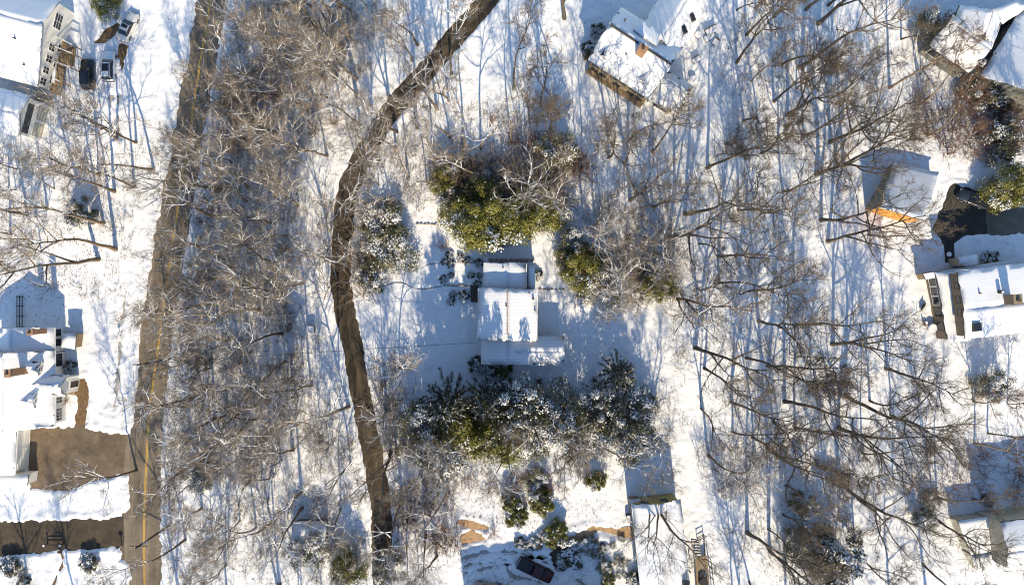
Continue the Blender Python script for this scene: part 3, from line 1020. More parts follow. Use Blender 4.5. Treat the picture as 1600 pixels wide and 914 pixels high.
for k in range(6):
    a0 = P(1087.5 + k * 3.2, 869.7 - k * .3, 1.02) - hG.location.xy; a1 = P(1093.5 + k * 3.6, 961, 1.02) - hG.location.xy
    b = MB(); b.bar((a0.x, a0.y, 1.025), (a1.x, a1.y, 1.025), .28, .04); b.build('deck_board', M['wood'], dko)
for k in range(6):
    p = P(1090 - k * .8, 866 - k * 4.4, .9 - k * .15) - hG.location.xy
    b = MB(); b.box((p.x, p.y, .86 - k * .14), (1.2, .34, .08), -.06); st = b.build('stair_tread', M['wood_dark'], hG)
    b = MB(); b.box((p.x, p.y - .03, .93 - k * .14), (1.1, .2, .05), -.06); b.build('tread_snow', M['snow'], st)
b = MB(); a0 = P(1105, 866) - hG.location.xy; a1 = P(1113, 930) - hG.location.xy
for k in range(5):
    q = a0.lerp(a1, k / 4); b.box((q.x, q.y, 1.0), (.1, .1, 2.0))
b.bar((a0.x, a0.y, 1.98), (a1.x, a1.y, 1.98), .12, .09); b.build('deck_rail', M['wood_dark'], dko)
b = MB(); p = P(1099, 908, 1.3) - hG.location.xy; b.cyl((p.x, p.y), .72, .66, 1.05, 1.75, 16); b.build('hot_tub', M['plastic_black'], hG)
b = MB()
for (x0, y0, x1, y1) in ((1088, 838, 1098, 833), (1098, 833, 1100, 868)):
    a0 = P(x0, y0) - hG.location.xy; a1 = P(x1, y1) - hG.location.xy
    for z in (.9, .45): b.bar((a0.x, a0.y, z), (a1.x, a1.y, z), .08, .08)
    b.box((a0.x, a0.y, .5), (.1, .1, 1.0))
b.build('stair_rail', M['wood_dark'], hG)

# --- house at the bottom right corner
hH = house('stepped_roof_house', 'olive grey house with stepped snowy roofs in the lower right corner', 1570, 850)
slab(hH, [(1496, 813), (1556, 805), (1572, 858), (1518, 868)], 2.7, 'siding_tan', rng)
gable(hH, (1576, 862), (1700, 848), 7.2, 6.2, 4.0, 3.2, 'siding_tan', rng, trim='trim_dark')
slab(hH, [(1518, 868), (1568, 859), (1552, 896), (1528, 894)], [2.75, 2.75, 2.2, 2.2], 'siding_tan', rng)
# curved pergola at its back
for k in range(7):
    t = k / 6
    a0 = P(1548 + 36 * t, 805 - 3 * t, 3.0) - hH.location.xy; a1 = P(1553 + 34 * t, 797 - 8 * math.sin(math.pi * (t * .7 + .15)), 3.0) - hH.location.xy
    b = MB(); b.bar((a0.x, a0.y, 3.0), (a1.x, a1.y, 3.0), .16, .12); b.build('pergola_beam', M['siding_tan'], hH)
b = MB(); b.prism([P(x, y) - hH.location.xy for x, y in [(1495, 812), (1545, 803), (1590, 796), (1588, 786), (1560, 790), (1540, 800), (1495, 806)]], 0, .3); b.build('terrace', M['snow'], hH)

# --- house just below the frame whose shadow lies over the pickup's yard
hS = house('gabled_house', 'gabled house below the frame shading the snowy yard of the maroon pickup', 830, 1000)
gable(hS, (731, 980), (945, 955), 7.6, 4.6, 4.3, 4.3, 'siding_white', rng, world=True)

# --- little shed among the lower left trees
sd = house('small_shed', 'small grey roofed shed under bare branches in the lower left woods', 482, 832, 'shed')
gable(sd, (455, 837), (508, 836), 3.0, 2.1, 1.9, 1.7, 'siding_grey', rng, snow='thin', trim='trim_dark')

# --- oil tank shelter by the dormered house
ts = house('tool_shed', 'little flat shed with thick snow cap at the corner of the dormered house', 110, 533, 'shed')
slab(ts, [(97, 521), (119, 521), (116, 545), (97, 542)], 2.2, 'wood', rng, over=.15, thick=.22)


# ------------------------------------------------------------------ vehicles
def car(name, label, px, py, head, L, W, H, paint, kind='suv', sunroof=False):
    """head: direction of travel in degrees, 0 = right in the photo, 90 = up"""
    p = P(px, py)
    r = thing(name, label, 'truck' if kind == 'pickup' else 'car', (p.x, p.y, 0), math.radians(head))
    hw = W / 2
    # side profile: (x, z of the upper body edge)
    if kind == 'suv':
        prof = [(-.5, .72), (-.485, .98), (-.40, 1.06), (-.1, 1.06), (.17, 1.04), (.24, 1.0), (.42, .90), (.485, .78), (.5, .62)]
        cab = (-.47, .20, -.40, .05, H)
    elif kind == 'sedan':
        prof = [(-.5, .68), (-.485, .90), (-.38, .97), (-.1, .95), (.15, .94), (.22, .90), (.40, .78), (.48, .66), (.5, .55)]
        cab = (-.33, .20, -.17, .04, H)
    else:
        prof = [(-.5, .80), (-.495, 1.10), (-.40, 1.12), (-.1, 1.12), (.15, 1.12), (.24, 1.10), (.43, 1.04), (.485, .92), (.5, .70)]
        cab = (-.10, .24, -.06, .12, H)
    mb = MB(); ring = []
    for x, z in prof:
        f = 1 - .16 * max(0, abs(x * 2) - .80) / .20
        w = hw * f
        ring.append([(x * L, -w * .96, .28), (x * L, -w, .55), (x * L, -w * .985, z - .10), (x * L, -w * .90, z), (x * L, 0, z + .035),
                     (x * L, w * .90, z), (x * L, w * .985, z - .10), (x * L, w, .55), (x * L, w * .96, .28)])
    for q in ring: mb.v += q
    n = len(ring[0])
    for i in range(len(ring) - 1):
        for k in range(n - 1):
            a = i * n + k
            mb.face((a, a + n, a + n + 1, a + 1)[::-1])
        mb.face((i * n, i * n + n - 1, i * n + 2 * n - 1, i * n + n)[::-1])
    mb.face(tuple(range(n))); mb.face(tuple(range((len(ring) - 1) * n + n - 1, (len(ring) - 1) * n - 1, -1)))
    body = mb.build('body', M[paint], r, True)
    # cabin: glass panels, pillars, roof
    x0, x1, x2, x3, _ = cab
    zb = 1.02 if kind == 'suv' else (.93 if kind == 'sedan' else 1.11)
    bw = hw * .89; tw = hw * .70; zt = H - .05
    B = [Vector((x0 * L, -bw, zb)), Vector((x1 * L, -bw, zb)), Vector((x1 * L, bw, zb)), Vector((x0 * L, bw, zb))]
    T = [Vector((x2 * L, -tw, zt)), Vector((x3 * L, -tw, zt)), Vector((x3 * L, tw, zt)), Vector((x2 * L, tw, zt))]

    def panel(nm, q, inset):
        c = sum(q, Vector()) / 4
        q = [v + (c - v) * inset for v in q]
        nrm = (q[1] - q[0]).cross(q[3] - q[0]).normalized() * .03
        m2 = MB(); m2.hexa([v - nrm for v in q] + q)
        return m2.build(nm, M['car_glass'], r)
    core = MB(); core.hexa([v * .985 + Vector((0, 0, -.06)) for v in B] + [Vector((v.x * .985, v.y * .985, v.z)) for v in T]); core.build('cabin_frame', M[paint], r)
    panel('windscreen', [B[1], B[2], T[2], T[1]], .04)
    panel('rear_window', [B[3], B[0], T[0], T[3]], .06)
    panel('side_window', [B[0], B[1], T[1], T[0]], .06)
    panel('side_window', [B[2], B[3], T[3], T[2]], .06)
    rf = MB()
    def rp(k, z): return [Vector(((T[i].x - (x2 + x3) / 2 * L) * k + (x2 + x3) / 2 * L, T[i].y * k, z)) for i in range(4)]
    rf.hexa(rp(1.03, zt) + rp(1.03, zt + .05)); rf.hexa(rp(1.0, zt + .052) + rp(.86, zt + .085))
    ro = rf.build('roof', M[paint], r)
    if sunroof:
        s_ = MB(); cx = (x2 * .35 + x3 * .65) * L; s_.box((cx, 0, zt + .094), (abs(x3 - x2) * L * .55, tw * 1.5, .014)); s_.build('sunroof', M['car_glass'], ro)
    if kind == 'suv':
        for sgn in (-1, 1):
            k = MB(); k.bar((x2 * L * .95, sgn * tw * .92, H + .07), (x3 * L * .9, sgn * tw * .92, H + .07), .05, .05); k.build('roof_rail', M['plastic_black'], ro)
    if kind == 'pickup':
        bx = MB(); bx.prism([Vector((-.47 * L, -hw * .80)), Vector((-.125 * L, -hw * .80)), Vector((-.125 * L, hw * .80)), Vector((-.47 * L, hw * .80))], 1.10, 1.165)
        bx.build('bed_cover', M['plastic_black'], r)
        for sgn in (-1, 1):
            k = MB(); k.bar((-.49 * L, sgn * hw * .88, 1.18), (-.12 * L, sgn * hw * .88, 1.18), .12, .08); k.build('bed_rail', M[paint], r)
        k = MB(); k.bar((-.492 * L, -hw * .85, 1.17), (-.492 * L, hw * .85, 1.17), .09, .09); k.build('tailgate', M['metal'], r)
    for sx in (-.30, .31):
        for sgn in (-1, 1):
            wb = MB()
            pts = [Vector((sx * L, sgn * (hw - .22), .34)), Vector((sx * L, sgn * (hw + .012), .34))]
            wb.tube(pts, [.34, .34], 14, cap=True)
            wh = wb.build('wheel', M['rubber'], r)
            rb = MB(); rb.tube([Vector((sx * L, sgn * (hw + .005), .34)), Vector((sx * L, sgn * (hw + .03), .34))], [.2, .2], 10, cap=True); rb.build('rim', M['metal'], wh)
    for sgn in (-1, 1):
        k = MB(); k.box((.484 * L, sgn * hw * .68, .70), (.10, .34, .14), sgn * -.25); k.build('headlight', M['lamp_clear'], r)
        k = MB(); k.box((-.492 * L, sgn * hw * .72, .82), (.08, .28, .16)); k.build('taillight', M['lamp_red'], r)
        k = MB(); k.box((x1 * L * .86, sgn * (hw + .09), zb + .04), (.14, .2, .14)); k.build('wing_mirror', M[paint], r)
    k = MB(); k.box((.497 * L, 0, .52), (.06, hw * 1.5, .22)); k.build('front_bumper', M['plastic_black'], r)
    k = MB(); k.box((-.499 * L, 0, .50), (.06, hw * 1.6, .22)); k.build('rear_bumper', M['plastic_black'], r)
    return r


car('parked_car', 'black SUV parked beside the white SUV in front of the corner house', 141, 118, 92, 4.75, 1.95, 1.75, 'paint_black', 'suv')
car('parked_car', 'white SUV with black sunroof parked beside the black SUV', 174, 106, 89, 4.7, 1.92, 1.72, 'paint_white', 'suv', True)
car('parked_car', 'cream sedan with sunroof parked at an angle beneath branches near the road', 203, 45, 65, 4.8, 1.85, 1.45, 'paint_cream', 'sedan', True)
car('parked_pickup', 'maroon pickup truck with black bed cover in the shaded snowy yard', 836, 887, -26, 5.9, 2.0, 1.85, 'paint_red', 'pickup')
car('parked_car', 'dark charcoal car parked on the black driveway near the orange shed', 1517, 312, 160, 4.9, 1.9, 1.65, 'paint_navy', 'suv')
car('parked_car', 'beige car half out of the frame at the bottom edge', 764, 917, 172, 4.7, 1.85, 1.6, 'paint_beige', 'suv')


# ------------------------------------------------------------------ bare trees
def wander(r, p, d, length, n, bend, up):
    pts = [p.copy()]
    step = length / n
    for _ in range(n):
        d = (d + Vector((r.uniform(-bend, bend), r.uniform(-bend, bend), r.uniform(-bend, bend) * .7 + up))).normalized()
        p = p + d * step
        pts.append(p.copy())
    return pts, d


def along(pts, t):
    f = t * (len(pts) - 1); i = min(int(f), len(pts) - 2); f -= i
    return pts[i].lerp(pts[i + 1], f), (pts[i + 1] - pts[i]).normalized()


def side_dir(r, d, lo, hi):
    q = Vector((r.uniform(-1, 1), r.uniform(-1, 1), r.uniform(-.6, .8)))
    q = (q - d * q.dot(d))
    if q.length < .05: q = Vector((d.y, -d.x, .1))
    q.normalize()
    a = r.uniform(lo, hi)
    return (d * math.cos(a) + q * math.sin(a)).normalized()


def bare_tree_meshes(seed, H, spread, r0, limbs=9, subs=7, twigs=6, lets=3, low=.38, wig=.15, fork=False):
    r = random.Random(seed)
    tr = MB(); cr = MB()
    pts, dd = wander(r, Vector((0, 0, -.2)), Vector((r.uniform(-.06, .06), r.uniform(-.06, .06), 1)), H * .82, 9, wig, .05)
    rad = [r0 * (1 - .86 * (i / 9) ** .9) for i in range(10)]
    rad[0] *= 1.3
    tr.tube(pts, rad, 8)
    az = r.uniform(0, 6.28)
    lmb = []
    for k in range(limbs):
        t = low + (1 - low) * (k + r.uniform(.1, .9)) / limbs
        az += 2.4 + r.uniform(-.5, .5)
        p, d = along(pts, min(t, .999))
        el = math.radians(r.uniform(18, 40) + 28 * (t - low) / (1 - low))
        dr = Vector((math.cos(az) * math.cos(el), math.sin(az) * math.cos(el), math.sin(el)))
        Lm = spread * r.uniform(.75, 1.2) * (1.15 - .55 * (t - low) / (1 - low))
        lp, ld = wander(r, p, dr, Lm, 9, .27, .05)
        rr = max(.075, r0 * r.uniform(.36, .55) * (1.1 - .5 * t))
        tr.tube(lp, [rr * (1 - .72 * i / 9) for i in range(10)], 5)
        lmb.append((lp, Lm, rr))
    if fork:
        for k in range(fork):
            t = r.uniform(.12, .35); p, d = along(pts, t)
            fp, fd = wander(r, p, (d + Vector((r.uniform(-.45, .45), r.uniform(-.45, .45), 0))).normalized(), H * .58, 8, .15, .06)
            fr0 = r0 * r.uniform(.5, .7)
            tr.tube(fp, [fr0 * (1 - .8 * i / 8) for i in range(9)], 7)
            for q in range(5):
                t2 = .45 + .55 * (q + r.random()) / 5; az += 2.4
                p2, d2 = along(fp, min(t2, .999)); el = math.radians(r.uniform(20, 55))
                Lm = spread * r.uniform(.5, .85)
                lp, ld = wander(r, p2, Vector((math.cos(az) * math.cos(el), math.sin(az) * math.cos(el), math.sin(el))), Lm, 9, .27, .05)
                rr = fr0 * r.uniform(.3, .45)
                tr.tube(lp, [rr * (1 - .72 * i / 9) for i in range(10)], 5)
                lmb.append((lp, Lm, rr))
    lp, ld = wander(r, pts[-1], dd, H * .2, 5, .2, .05)
    tr.tube(lp, [r0 * .14 * (1 - .8 * i / 5) for i in range(6)], 5)
    lmb.append((lp, H * .22, r0 * .14))
    for lp, Lm, rr in lmb:
        for s in range(subs):
            t = .18 + .82 * (s + r.random()) / subs
            p, d = along(lp, min(t, .999))
            sd = side_dir(r, d, .45, 1.0)
            sl = Lm * r.uniform(.26, .50) * (1.15 - .55 * t)
            sp, _ = wander(r, p, sd, sl, 4, .24, .05)
            sr = max(.036, rr * .44 * (1.1 - .6 * t))
            cr.tube(sp, [sr, sr * .8, sr * .62, sr * .45, sr * .25], 4)
            for w in range(twigs):
                tt = .15 + .85 * (w + r.random()) / twigs
                q, qd = along(sp, min(tt, .999))
                td = side_dir(r, qd, .4, 1.0)
                tl = max(.6, sl * r.uniform(.28, .5))
                tp, _ = wander(r, q, td, tl, 2, .28, .03)
                cr.tube(tp, [.018, .014, .008], 3, 1)
                for _k in range(lets):
                    v, vd = along(tp, r.uniform(.2, 1) * .999)
                    cr.spike(v, v + side_dir(r, vd, .3, .95) * r.uniform(.4, 1.0), .012, 1)
    return tr, cr


def shrub_mesh(seed, h, spread, stems, tw):
    r = random.Random(seed); mb = MB()
    for k in range(stems):
        az = r.uniform(0, 6.28); el = math.radians(r.uniform(35, 85))
        d = Vector((math.cos(az) * math.cos(el), math.sin(az) * math.cos(el), math.sin(el)))
        L = h * r.uniform(.7, 1.15)
        sp, _ = wander(r, Vector((r.uniform(-.25, .25), r.uniform(-.25, .25), -.05)), d, L, 5, .22 * spread, -.03)
        mb.tube(sp, [.028, .024, .02, .016, .012, .006], 3)
        for w in range(tw):
            q, qd = along(sp, r.uniform(.2, 1) * .999)
            td = side_dir(r, qd, .3, .9); tl = L * r.uniform(.2, .45)
            e = q + td * tl
            mb.spike(q, e, .016)
            for _k in range(2):
                f = q.lerp(e, r.uniform(.3, .9))
                mb.spike(f, f + side_dir(r, td, .3, .9) * tl * .5, .012)
    return mb


TREES = []      # (trunk mesh, crown mesh, natural height)
# seed, height, spread, trunk radius, limbs, extra stems, lowest limb
specs = [(21, 22, 6.5, .27, 9, 0, .38), (22, 24, 7.5, .32, 8, 1, .38), (23, 20, 5.6, .22, 9, 0, .45), (24, 25, 7.0, .31, 9, 0, .5), (25, 18, 5.2, .19, 8, 1, .38), (26, 22, 8.0, .33, 8, 2, .3),
         (27, 16, 4.6, .16, 8, 0, .3), (28, 21, 6.2, .24, 9, 1, .45), (29, 14, 4.2, .14, 8, 0, .25), (30, 23, 8.6, .34, 8, 1, .33),
         (31, 23, 4.2, .20, 10, 0, .5), (32, 19, 6.8, .23, 7, 2, .25), (33, 12, 3.6, .11, 8, 2, .2), (34, 24, 5.4, .24, 9, 0, .55)]
for sd_, H_, sp_, r_, lb, fk, lw in specs:
    a, b = bare_tree_meshes(sd_, H_, sp_, r_, lb, low=lw, fork=fk)
    TREES.append((a.mesh('tree_trunk', M['bark_dark'], True), b.mesh('tree_crown', [M['bark_snowy'], M['twig']]), H_))
SHRUBS = [shrub_mesh(51, 2.8, 1.0, 16, 9).mesh('bare_shrub', M['bark_mid']), shrub_mesh(52, 2.0, 1.2, 18, 8).mesh('bare_shrub', M['bark_mid']),
          shrub_mesh(53, 3.6, .8, 14, 10).mesh('bare_shrub', M['bark_mid'])]

placed = []     # (x, y) of every trunk
TR = random.Random(77)


def bare_tree(px, py, proto, label, group=None, scale=1.0, lean=0.0, lean_dir=None, tmat='bark_dark', cmat='bark_snowy', name='bare_tree'):
    p = P(px, py)
    placed.append((px, py))
    tm, cm, h = TREES[proto]
    r = thing(name, label, 'tree', (p.x, p.y, 0), 0, group)
    d = (p.normalized() if lean_dir is None else Vector(lean_dir).normalized())
    ax = Vector((-d.y, d.x, 0))
    q = Matrix.Rotation(math.radians(lean), 3, ax) @ Matrix.Rotation(TR.uniform(0, 6.28), 3, 'Z')
    r.rotation_euler = q.to_euler()
    r.scale = (scale, scale, scale)
    for nm, me, mt in (('trunk', tm, tmat), ('crown', cm, cmat)):
        o = link(nm, me, r)
        o.material_slots[0].link = 'OBJECT'
        o.material_slots[0].material = M[mt]
        if nm == 'crown':
            o.material_slots[1].link = 'OBJECT'
            o.material_slots[1].material = M[{'bark_rust': 'bark_rust', 'bark_snowy': 'twig'}.get(cmat, 'twig_dark')]
    return r


# trees whose trunk can be followed in the photograph: px, py of the foot, prototype, scale, lean outwards, tone, label
D, S_, Md = ('bark_dark', 'bark_dark'), ('bark_snowy', 'bark_snowy'), ('bark_mid', 'bark_snowy')
big = [
    (181, 390, 3, 1.0, 9, Md, 'thick-trunked bare tree leaning left, upper one of the leaning pair left of the road'),
    (155, 405, 1, 1.0, 10, Md, 'thick-trunked bare tree leaning left, lower one of the leaning pair left of the road'),
    (163, 349, 0, .95, 8, S_, 'bare tree with bright snowy limbs above the leaning pair left of the road'),
    (241, 265, 2, 1.0, 10, S_, 'bare tree at the road edge with its trunk leaning up left'),
    (75, 325, 7, .85, 8, Md, 'thin-trunked bare tree leaning left near the left frame edge'),
    (214, 735, 2, .8, 6, S_, 'roadside bare tree with pale twigs spreading over the brown driveway'),
    (538, 84, 0, 1.0, 8, Md, 'bare tree with long brown trunk leaning up left above the driveway, upper of a pair'),
    (558, 124, 2, 1.0, 8, Md, 'bare tree with long brown trunk leaning up left beside the driveway, lower of a pair'),
    (518, 26, 7, .9, 6, D, 'bare tree with brown trunk rising out of the top edge left of the driveway'),
    (470, 165, 2, .9, 7, S_, 'bare tree with thin leaning trunk in the upper part of the wooded strip'),
    (683, 172, 0, .9, 6, S_, 'bare tree with white limbs standing where the driveway enters the clearing'),
    (701, 158, 4, 1.0, 3, S_, 'bare tree with sunlit tan trunk right of the driveway bend'),
    (882, 30, 1, .9, 6, D, 'forked bare tree on open snow left of the large white house'),
    (512, 244, 7, .9, 6, Md, 'bare tree with dark trunk close to the outer bend of the driveway'),
    (466, 322, 2, .9, 6, Md, 'bare tree with brown leaning trunk left of the driveway bend'),
    (427, 350, 0, .8, 6, Md, 'bare tree with short thick trunk at the middle height of the wooded strip'),
    (431, 414, 7, .9, 5, Md, 'bare tree with leaning trunk at the centre of the wooded strip'),
    (475, 442, 4, 1.1, 5, Md, 'bare tree with dark foot left of the driveway and level with the central house'),
    (446, 564, 7, .9, 6, Md, 'bare tree with pale brown trunk lying left in the lower wooded strip'),
    (488, 602, 4, 1.0, 6, Md, 'slim bare tree with thin trunk left of the lower driveway'),
    (546, 635, 1, .85, 7, Md, 'bare tree with thick dark trunk right at the left edge of the lower driveway'),
    (405, 485, 3, .9, 8, Md, 'thick-trunked bare tree in the wooded strip beside the road, level with the central house'),
    (400, 632, 5, .8, 8, Md, 'spreading bare tree in the lower wooded strip nearest the road'),
    (348, 296, 1, .85, 6, S_, 'bare tree with bright white limbs reaching left over the road'),
    (345, 340, 5, .85, 7, S_, 'spreading bare tree with white limbs over the road at the upper left'),
    (320, 620, 3, .8, 8, S_, 'bare tree with snowy limbs reaching over the lower road'),
    (624, 576, 2, .75, -4, S_, 'bare tree with fine white twigs between driveway and central house'),
    (611, 704, 1, .8, 9, D, 'bare tree with dark limbs where the driveway leaves the clearing at the bottom'),
    (885, 690, 4, .95, 6, D, 'bare tree with feathery dark twigs below the evergreen thicket'),
    (1014, 777, 5, 1.0, 5, Md, 'spreading bare tree over the olive gable of the bottom house'),
    (1107, 712, 3, .8, 6, Md, 'bare tree with crooked limbs right of the bottom house'),
    (1167, 832, 1, .95, 9, D, 'bare tree with thick black trunk near the bottom edge right of the wooden deck'),
    (1202, 860, 0, .9, 8, D, 'bare tree with dark trunk cut by the bottom edge'),
    (1248, 107, 3, 1.0, 12, D, 'thick-trunked bare tree leaning up right at the upper right woods'),
    (1278, 38, 1, 1.0, 12, D, 'thick-trunked bare tree leaning out of the top edge at the upper right'),
    (1407, 62, 6, .9, 8, D, 'small bare tree beside the snow laden evergreen at the upper right'),
    (1297, 222, 9, .9, 13, D, 'bare tree with long arched limb pointing right below the upper right woods'),
    (1229, 180, 5, .9, 12, D, 'bare tree with forked crooked limb at the upper right woods edge'),
    (1318, 259, 1, .9, 12, D, 'bare tree with long low limbs pointing right above the orange shed'),
    (1105, 263, 0, 1.0, 9, D, 'bare tree with dark trunk leaning up right below the large white house'),
    (1069, 334, 3, 1.0, 11, D, 'bare tree with thick trunk leaning up right in the right woods'),
    (985, 313, 9, .8, 10, D, 'bare tree with arched brown limb at the left edge of the right woods'),
    (1044, 371, 9, 1.0, 12, D, 'large spreading bare tree with three black limbs at the heart of the right woods'),
    (1048, 468, 5, 1.0, 10, Md, 'spreading bare tree with white upper limbs beside the round evergreen'),
    (1085, 543, 1, .95, 12, D, 'bare tree with thick crooked limbs in the lower right woods'),
    (1100, 575, 7, .9, 10, D, 'bare tree with thin forked trunk in the lower right woods'),
    (1142, 628, 0, .9, 10, D, 'bare tree with a short thick trunk near the lower right clearing'),
    (1165, 559, 2, 1.0, 12, D, 'bare tree with trunk leaning right in the lower right woods'),
    (1185, 501, 7, 1.0, 11, D, 'bare tree with straight dark trunk leaning right in the right woods'),
    (1241, 510, 3, .9, 10, D, 'bare tree with stout trunk near the right end of the right woods'),
    (1200, 572, 1, .9, 10, D, 'bare tree with long straight trunk in the lower right woods'),
    (1225, 628, 3, .95, 10, D, 'bare tree with long stout trunk pointing down right, the lower corner of the right woods'),
    (1241, 668, 7, .9, 9, D, 'bare tree with short trunk at the lowest corner of the right woods'),
    (1282, 344, 9, .9, 13, D, 'bare tree with horizontal black trunk pointing at the orange shed'),
    (1275, 272, 5, .95, 13, D, 'bare tree with curved limb passing left of the orange shed'),
    (1292, 378, 1, .9, 12, D, 'bare tree with brown trunk below the orange shed'),
    (1300, 538, 9, .9, 12, D, 'bare tree with fan of limbs left of the brown house'),
    (1321, 617, 3, 1.1, 13, D, 'tall bare tree with long black trunk pointing at the lower right'),
    (1310, 668, 5, .95, 12, D, 'spreading bare tree with thin limbs at the lower right open snow'),
    (1312, 754, 9, 1.05, 13, D, 'largest forked bare tree with black trunk at the lower right'),
    (1287, 728, 2, .8, 7, D, 'bare tree with curved trunk just left of the largest forked tree at the lower right'),
    (1200, 702, 1, 1.0, 12, D, 'bare tree with long dark trunk crossing the snow at the bottom right'),
    (1347, 708, 6, 1.0, 9, D, 'small bare tree with bent trunk above the largest forked tree at the lower right'),
]
for px, py, pr, sc, ln, tone, lab in big:
    bare_tree(px, py, pr, lab, 'bare trees with a trunk that can be followed', sc, ln, None, *tone)

for px, py, pr, sc, lab in ((334, 215, 6, 1.0, 'bare tree on the road verge with white limbs across the upper road'), (328, 262, 4, 1.0, 'bare tree on the road verge leaning across the road, above the bright limbed pair'),
                            (312, 385, 11, .8, 'bare tree on the road verge level with the leaning pair across the road'), (306, 440, 6, 1.0, 'bare tree on the road verge level with the dormered house trellis'),
                            (352, 165, 8, 1.0, 'bare tree on the road verge beside the russet brush')):
    bare_tree(px, py, pr, lab, 'bare trees on the road verge', sc, 4, None, *S_)
for px, py, pr, sc in ((668, 690, 4, .9), (722, 705, 6, 1.0), (800, 700, 4, 1.0), (850, 660, 6, 1.1), (900, 690, 4, .9), (945, 700, 6, 1.0), (800, 650, 8, 1.0), (1000, 660, 6, 1.0)):
    bare_tree(px, py, pr, 'slender bare tree poking through the evergreen thicket below the central house', 'slender trees in the thicket', sc, 4, None, *S_)
for px, py, pr, sc, lab in ((592, 252, 11, 1.0, 'bare tree with white limbs on the inner side of the driveway bend, uppermost there'), (572, 318, 4, .95, 'bare tree with white limbs on the inner side of the driveway bend, by the rhododendrons'),
                            (516, 405, 11, .8, 'bare tree with white limbs outside the driveway opposite the rhododendrons'), (603, 640, 4, .8, 'bare tree with white limbs right of the lower driveway near the thicket'),
                            (560, 150, 6, 1.0, 'bare tree with white limbs left of the driveway below the long trunked pair'), (548, 725, 11, .8, 'bare tree with white limbs left of the driveway at the bottom of the strip')):
    bare_tree(px, py, pr, lab, 'bare trees beside the driveway', sc, 2, None, *S_)
# smaller trees filling the woods
AVOID = [(0, 0, 125, 225), (0, 495, 140, 770), (683, 400, 890, 590), (905, 0, 1125, 185), (1440, 0, 1600, 150), (1370, 250, 1600, 545), (975, 760, 1120, 914),
         (1490, 780, 1600, 914), (450, 815, 515, 850), (120, 20, 215, 150), (715, 770, 1000, 914), (590, 420, 690, 560), (880, 470, 960, 560)]


def inside(px, py, poly):
    c = False
    for i in range(len(poly)):
        (x0, y0), (x1, y1) = poly[i], poly[i - 1]
        if (y0 > py) != (y1 > py) and px < (x1 - x0) * (py - y0) / (y1 - y0) + x0: c = not c
    return c


def near_road(px, py, m=1.0):
    q = P(px, py)
    X = np.array([q.x]); Y = np.array([q.y])
    return dist_line(X, Y, road_line)[0] < 2.6 + m or dist_line(X, Y, drive_line)[0] < 1.7 + m


def scatter(poly, count, mind, rr, avoid=True, margin=1.0, pool=None):
    xs = [p[0] for p in poly]; ys = [p[1] for p in poly]
    pool = placed if pool is None else pool
    out = []
    for _ in range(count * 60):
        if len(out) >= count: break
        x = rr.uniform(min(xs), max(xs)); y = rr.uniform(min(ys), max(ys))
        if not inside(x, y, poly) or (margin > 0 and near_road(x, y, margin)): continue
        if avoid and any(a <= x <= c and b <= y <= d_ for a, b, c, d_ in AVOID): continue
        if any((x - a) ** 2 + (y - b) ** 2 < mind * mind for a, b in pool): continue
        out.append((x, y)); pool.append((x, y))
    return out


fills = [
    ([(400, 0), (610, 0), (580, 60), (545, 130), (395, 130)], 20, 19, S_, 'slender bare tree of the top woods between road and driveway', 'slender trees in the top woods'),
    ([(385, 130), (520, 150), (480, 240), (460, 330), (465, 460), (325, 480), (350, 250)], 28, 19, S_, 'slender snow-dusted tree of the upper strip between road and driveway', 'slender trees in the upper wooded strip'),
    ([(312, 480), (465, 460), (480, 560), (540, 690), (550, 735), (290, 765), (298, 620)], 30, 19, S_, 'slender snow-dusted tree of the lower strip between road and driveway', 'slender trees in the lower wooded strip'),
    ([(290, 790), (575, 750), (580, 914), (290, 914)], 14, 24, S_, 'slender bare tree of the woods around the small shed', 'slender trees in the lower left woods'),
    ([(620, 740), (715, 735), (715, 914), (625, 914)], 8, 22, S_, 'slender bare tree of those right of the bottom driveway', 'slender trees right of the bottom driveway'),
    ([(610, 190), (690, 170), (930, 270), (960, 400), (890, 330), (700, 300), (600, 330), (565, 300)], 17, 24, S_, 'slender bare tree of those behind the yellow green evergreens', 'slender trees north of the central house'),
    ([(640, 70), (720, 60), (700, 150), (640, 170)], 3, 26, S_, 'slender bare tree of those along the upper driveway', 'slender trees along the upper driveway'),
    ([(800, 130), (930, 180), (1000, 230), (1100, 250), (920, 265), (800, 210)], 9, 24, D, 'slender bare tree of those below the large white house', 'slender trees below the large white house'),
    ([(1130, 0), (1330, 0), (1310, 150), (1230, 250), (1120, 250), (1110, 180)], 17, 26, D, 'slender bare tree of the open upper right woods', 'slender trees in the upper right woods'),
    ([(960, 285), (1260, 275), (1290, 600), (1300, 690), (1060, 690), (1020, 480), (1000, 400)], 17, 30, D, 'slender bare tree of the woods right of the central house', 'slender trees right of the central house'),
    ([(1310, 270), (1370, 300), (1430, 430), (1430, 560), (1480, 720), (1470, 914), (1130, 914), (1130, 720), (1310, 700)], 16, 32, D, 'slender bare tree of those near the right hand houses', 'slender trees near the right hand houses'),
    ([(1350, 110), (1470, 180), (1600, 200), (1600, 270), (1480, 260), (1330, 240)], 8, 28, ('bark_mid', 'bark_rust'), 'slender russet twigged tree of those above the orange shed', 'russet trees above the orange shed'),
    ([(0, 250), (230, 235), (215, 330), (200, 440), (0, 440)], 9, 30, S_, 'slender bare tree of the yard left of the road', 'slender trees left of the road'),
    ([(150, 185), (250, 170), (240, 235), (140, 235)], 3, 26, S_, 'slender bare tree of those below the parked cars', 'slender trees below the parked cars'),
    ([(1480, 600), (1600, 620), (1600, 720), (1480, 730)], 4, 26, ('bark_mid', 'bark_rust'), 'slender russet twigged tree of those near the lower right house', 'russet trees near the lower right house'),
]
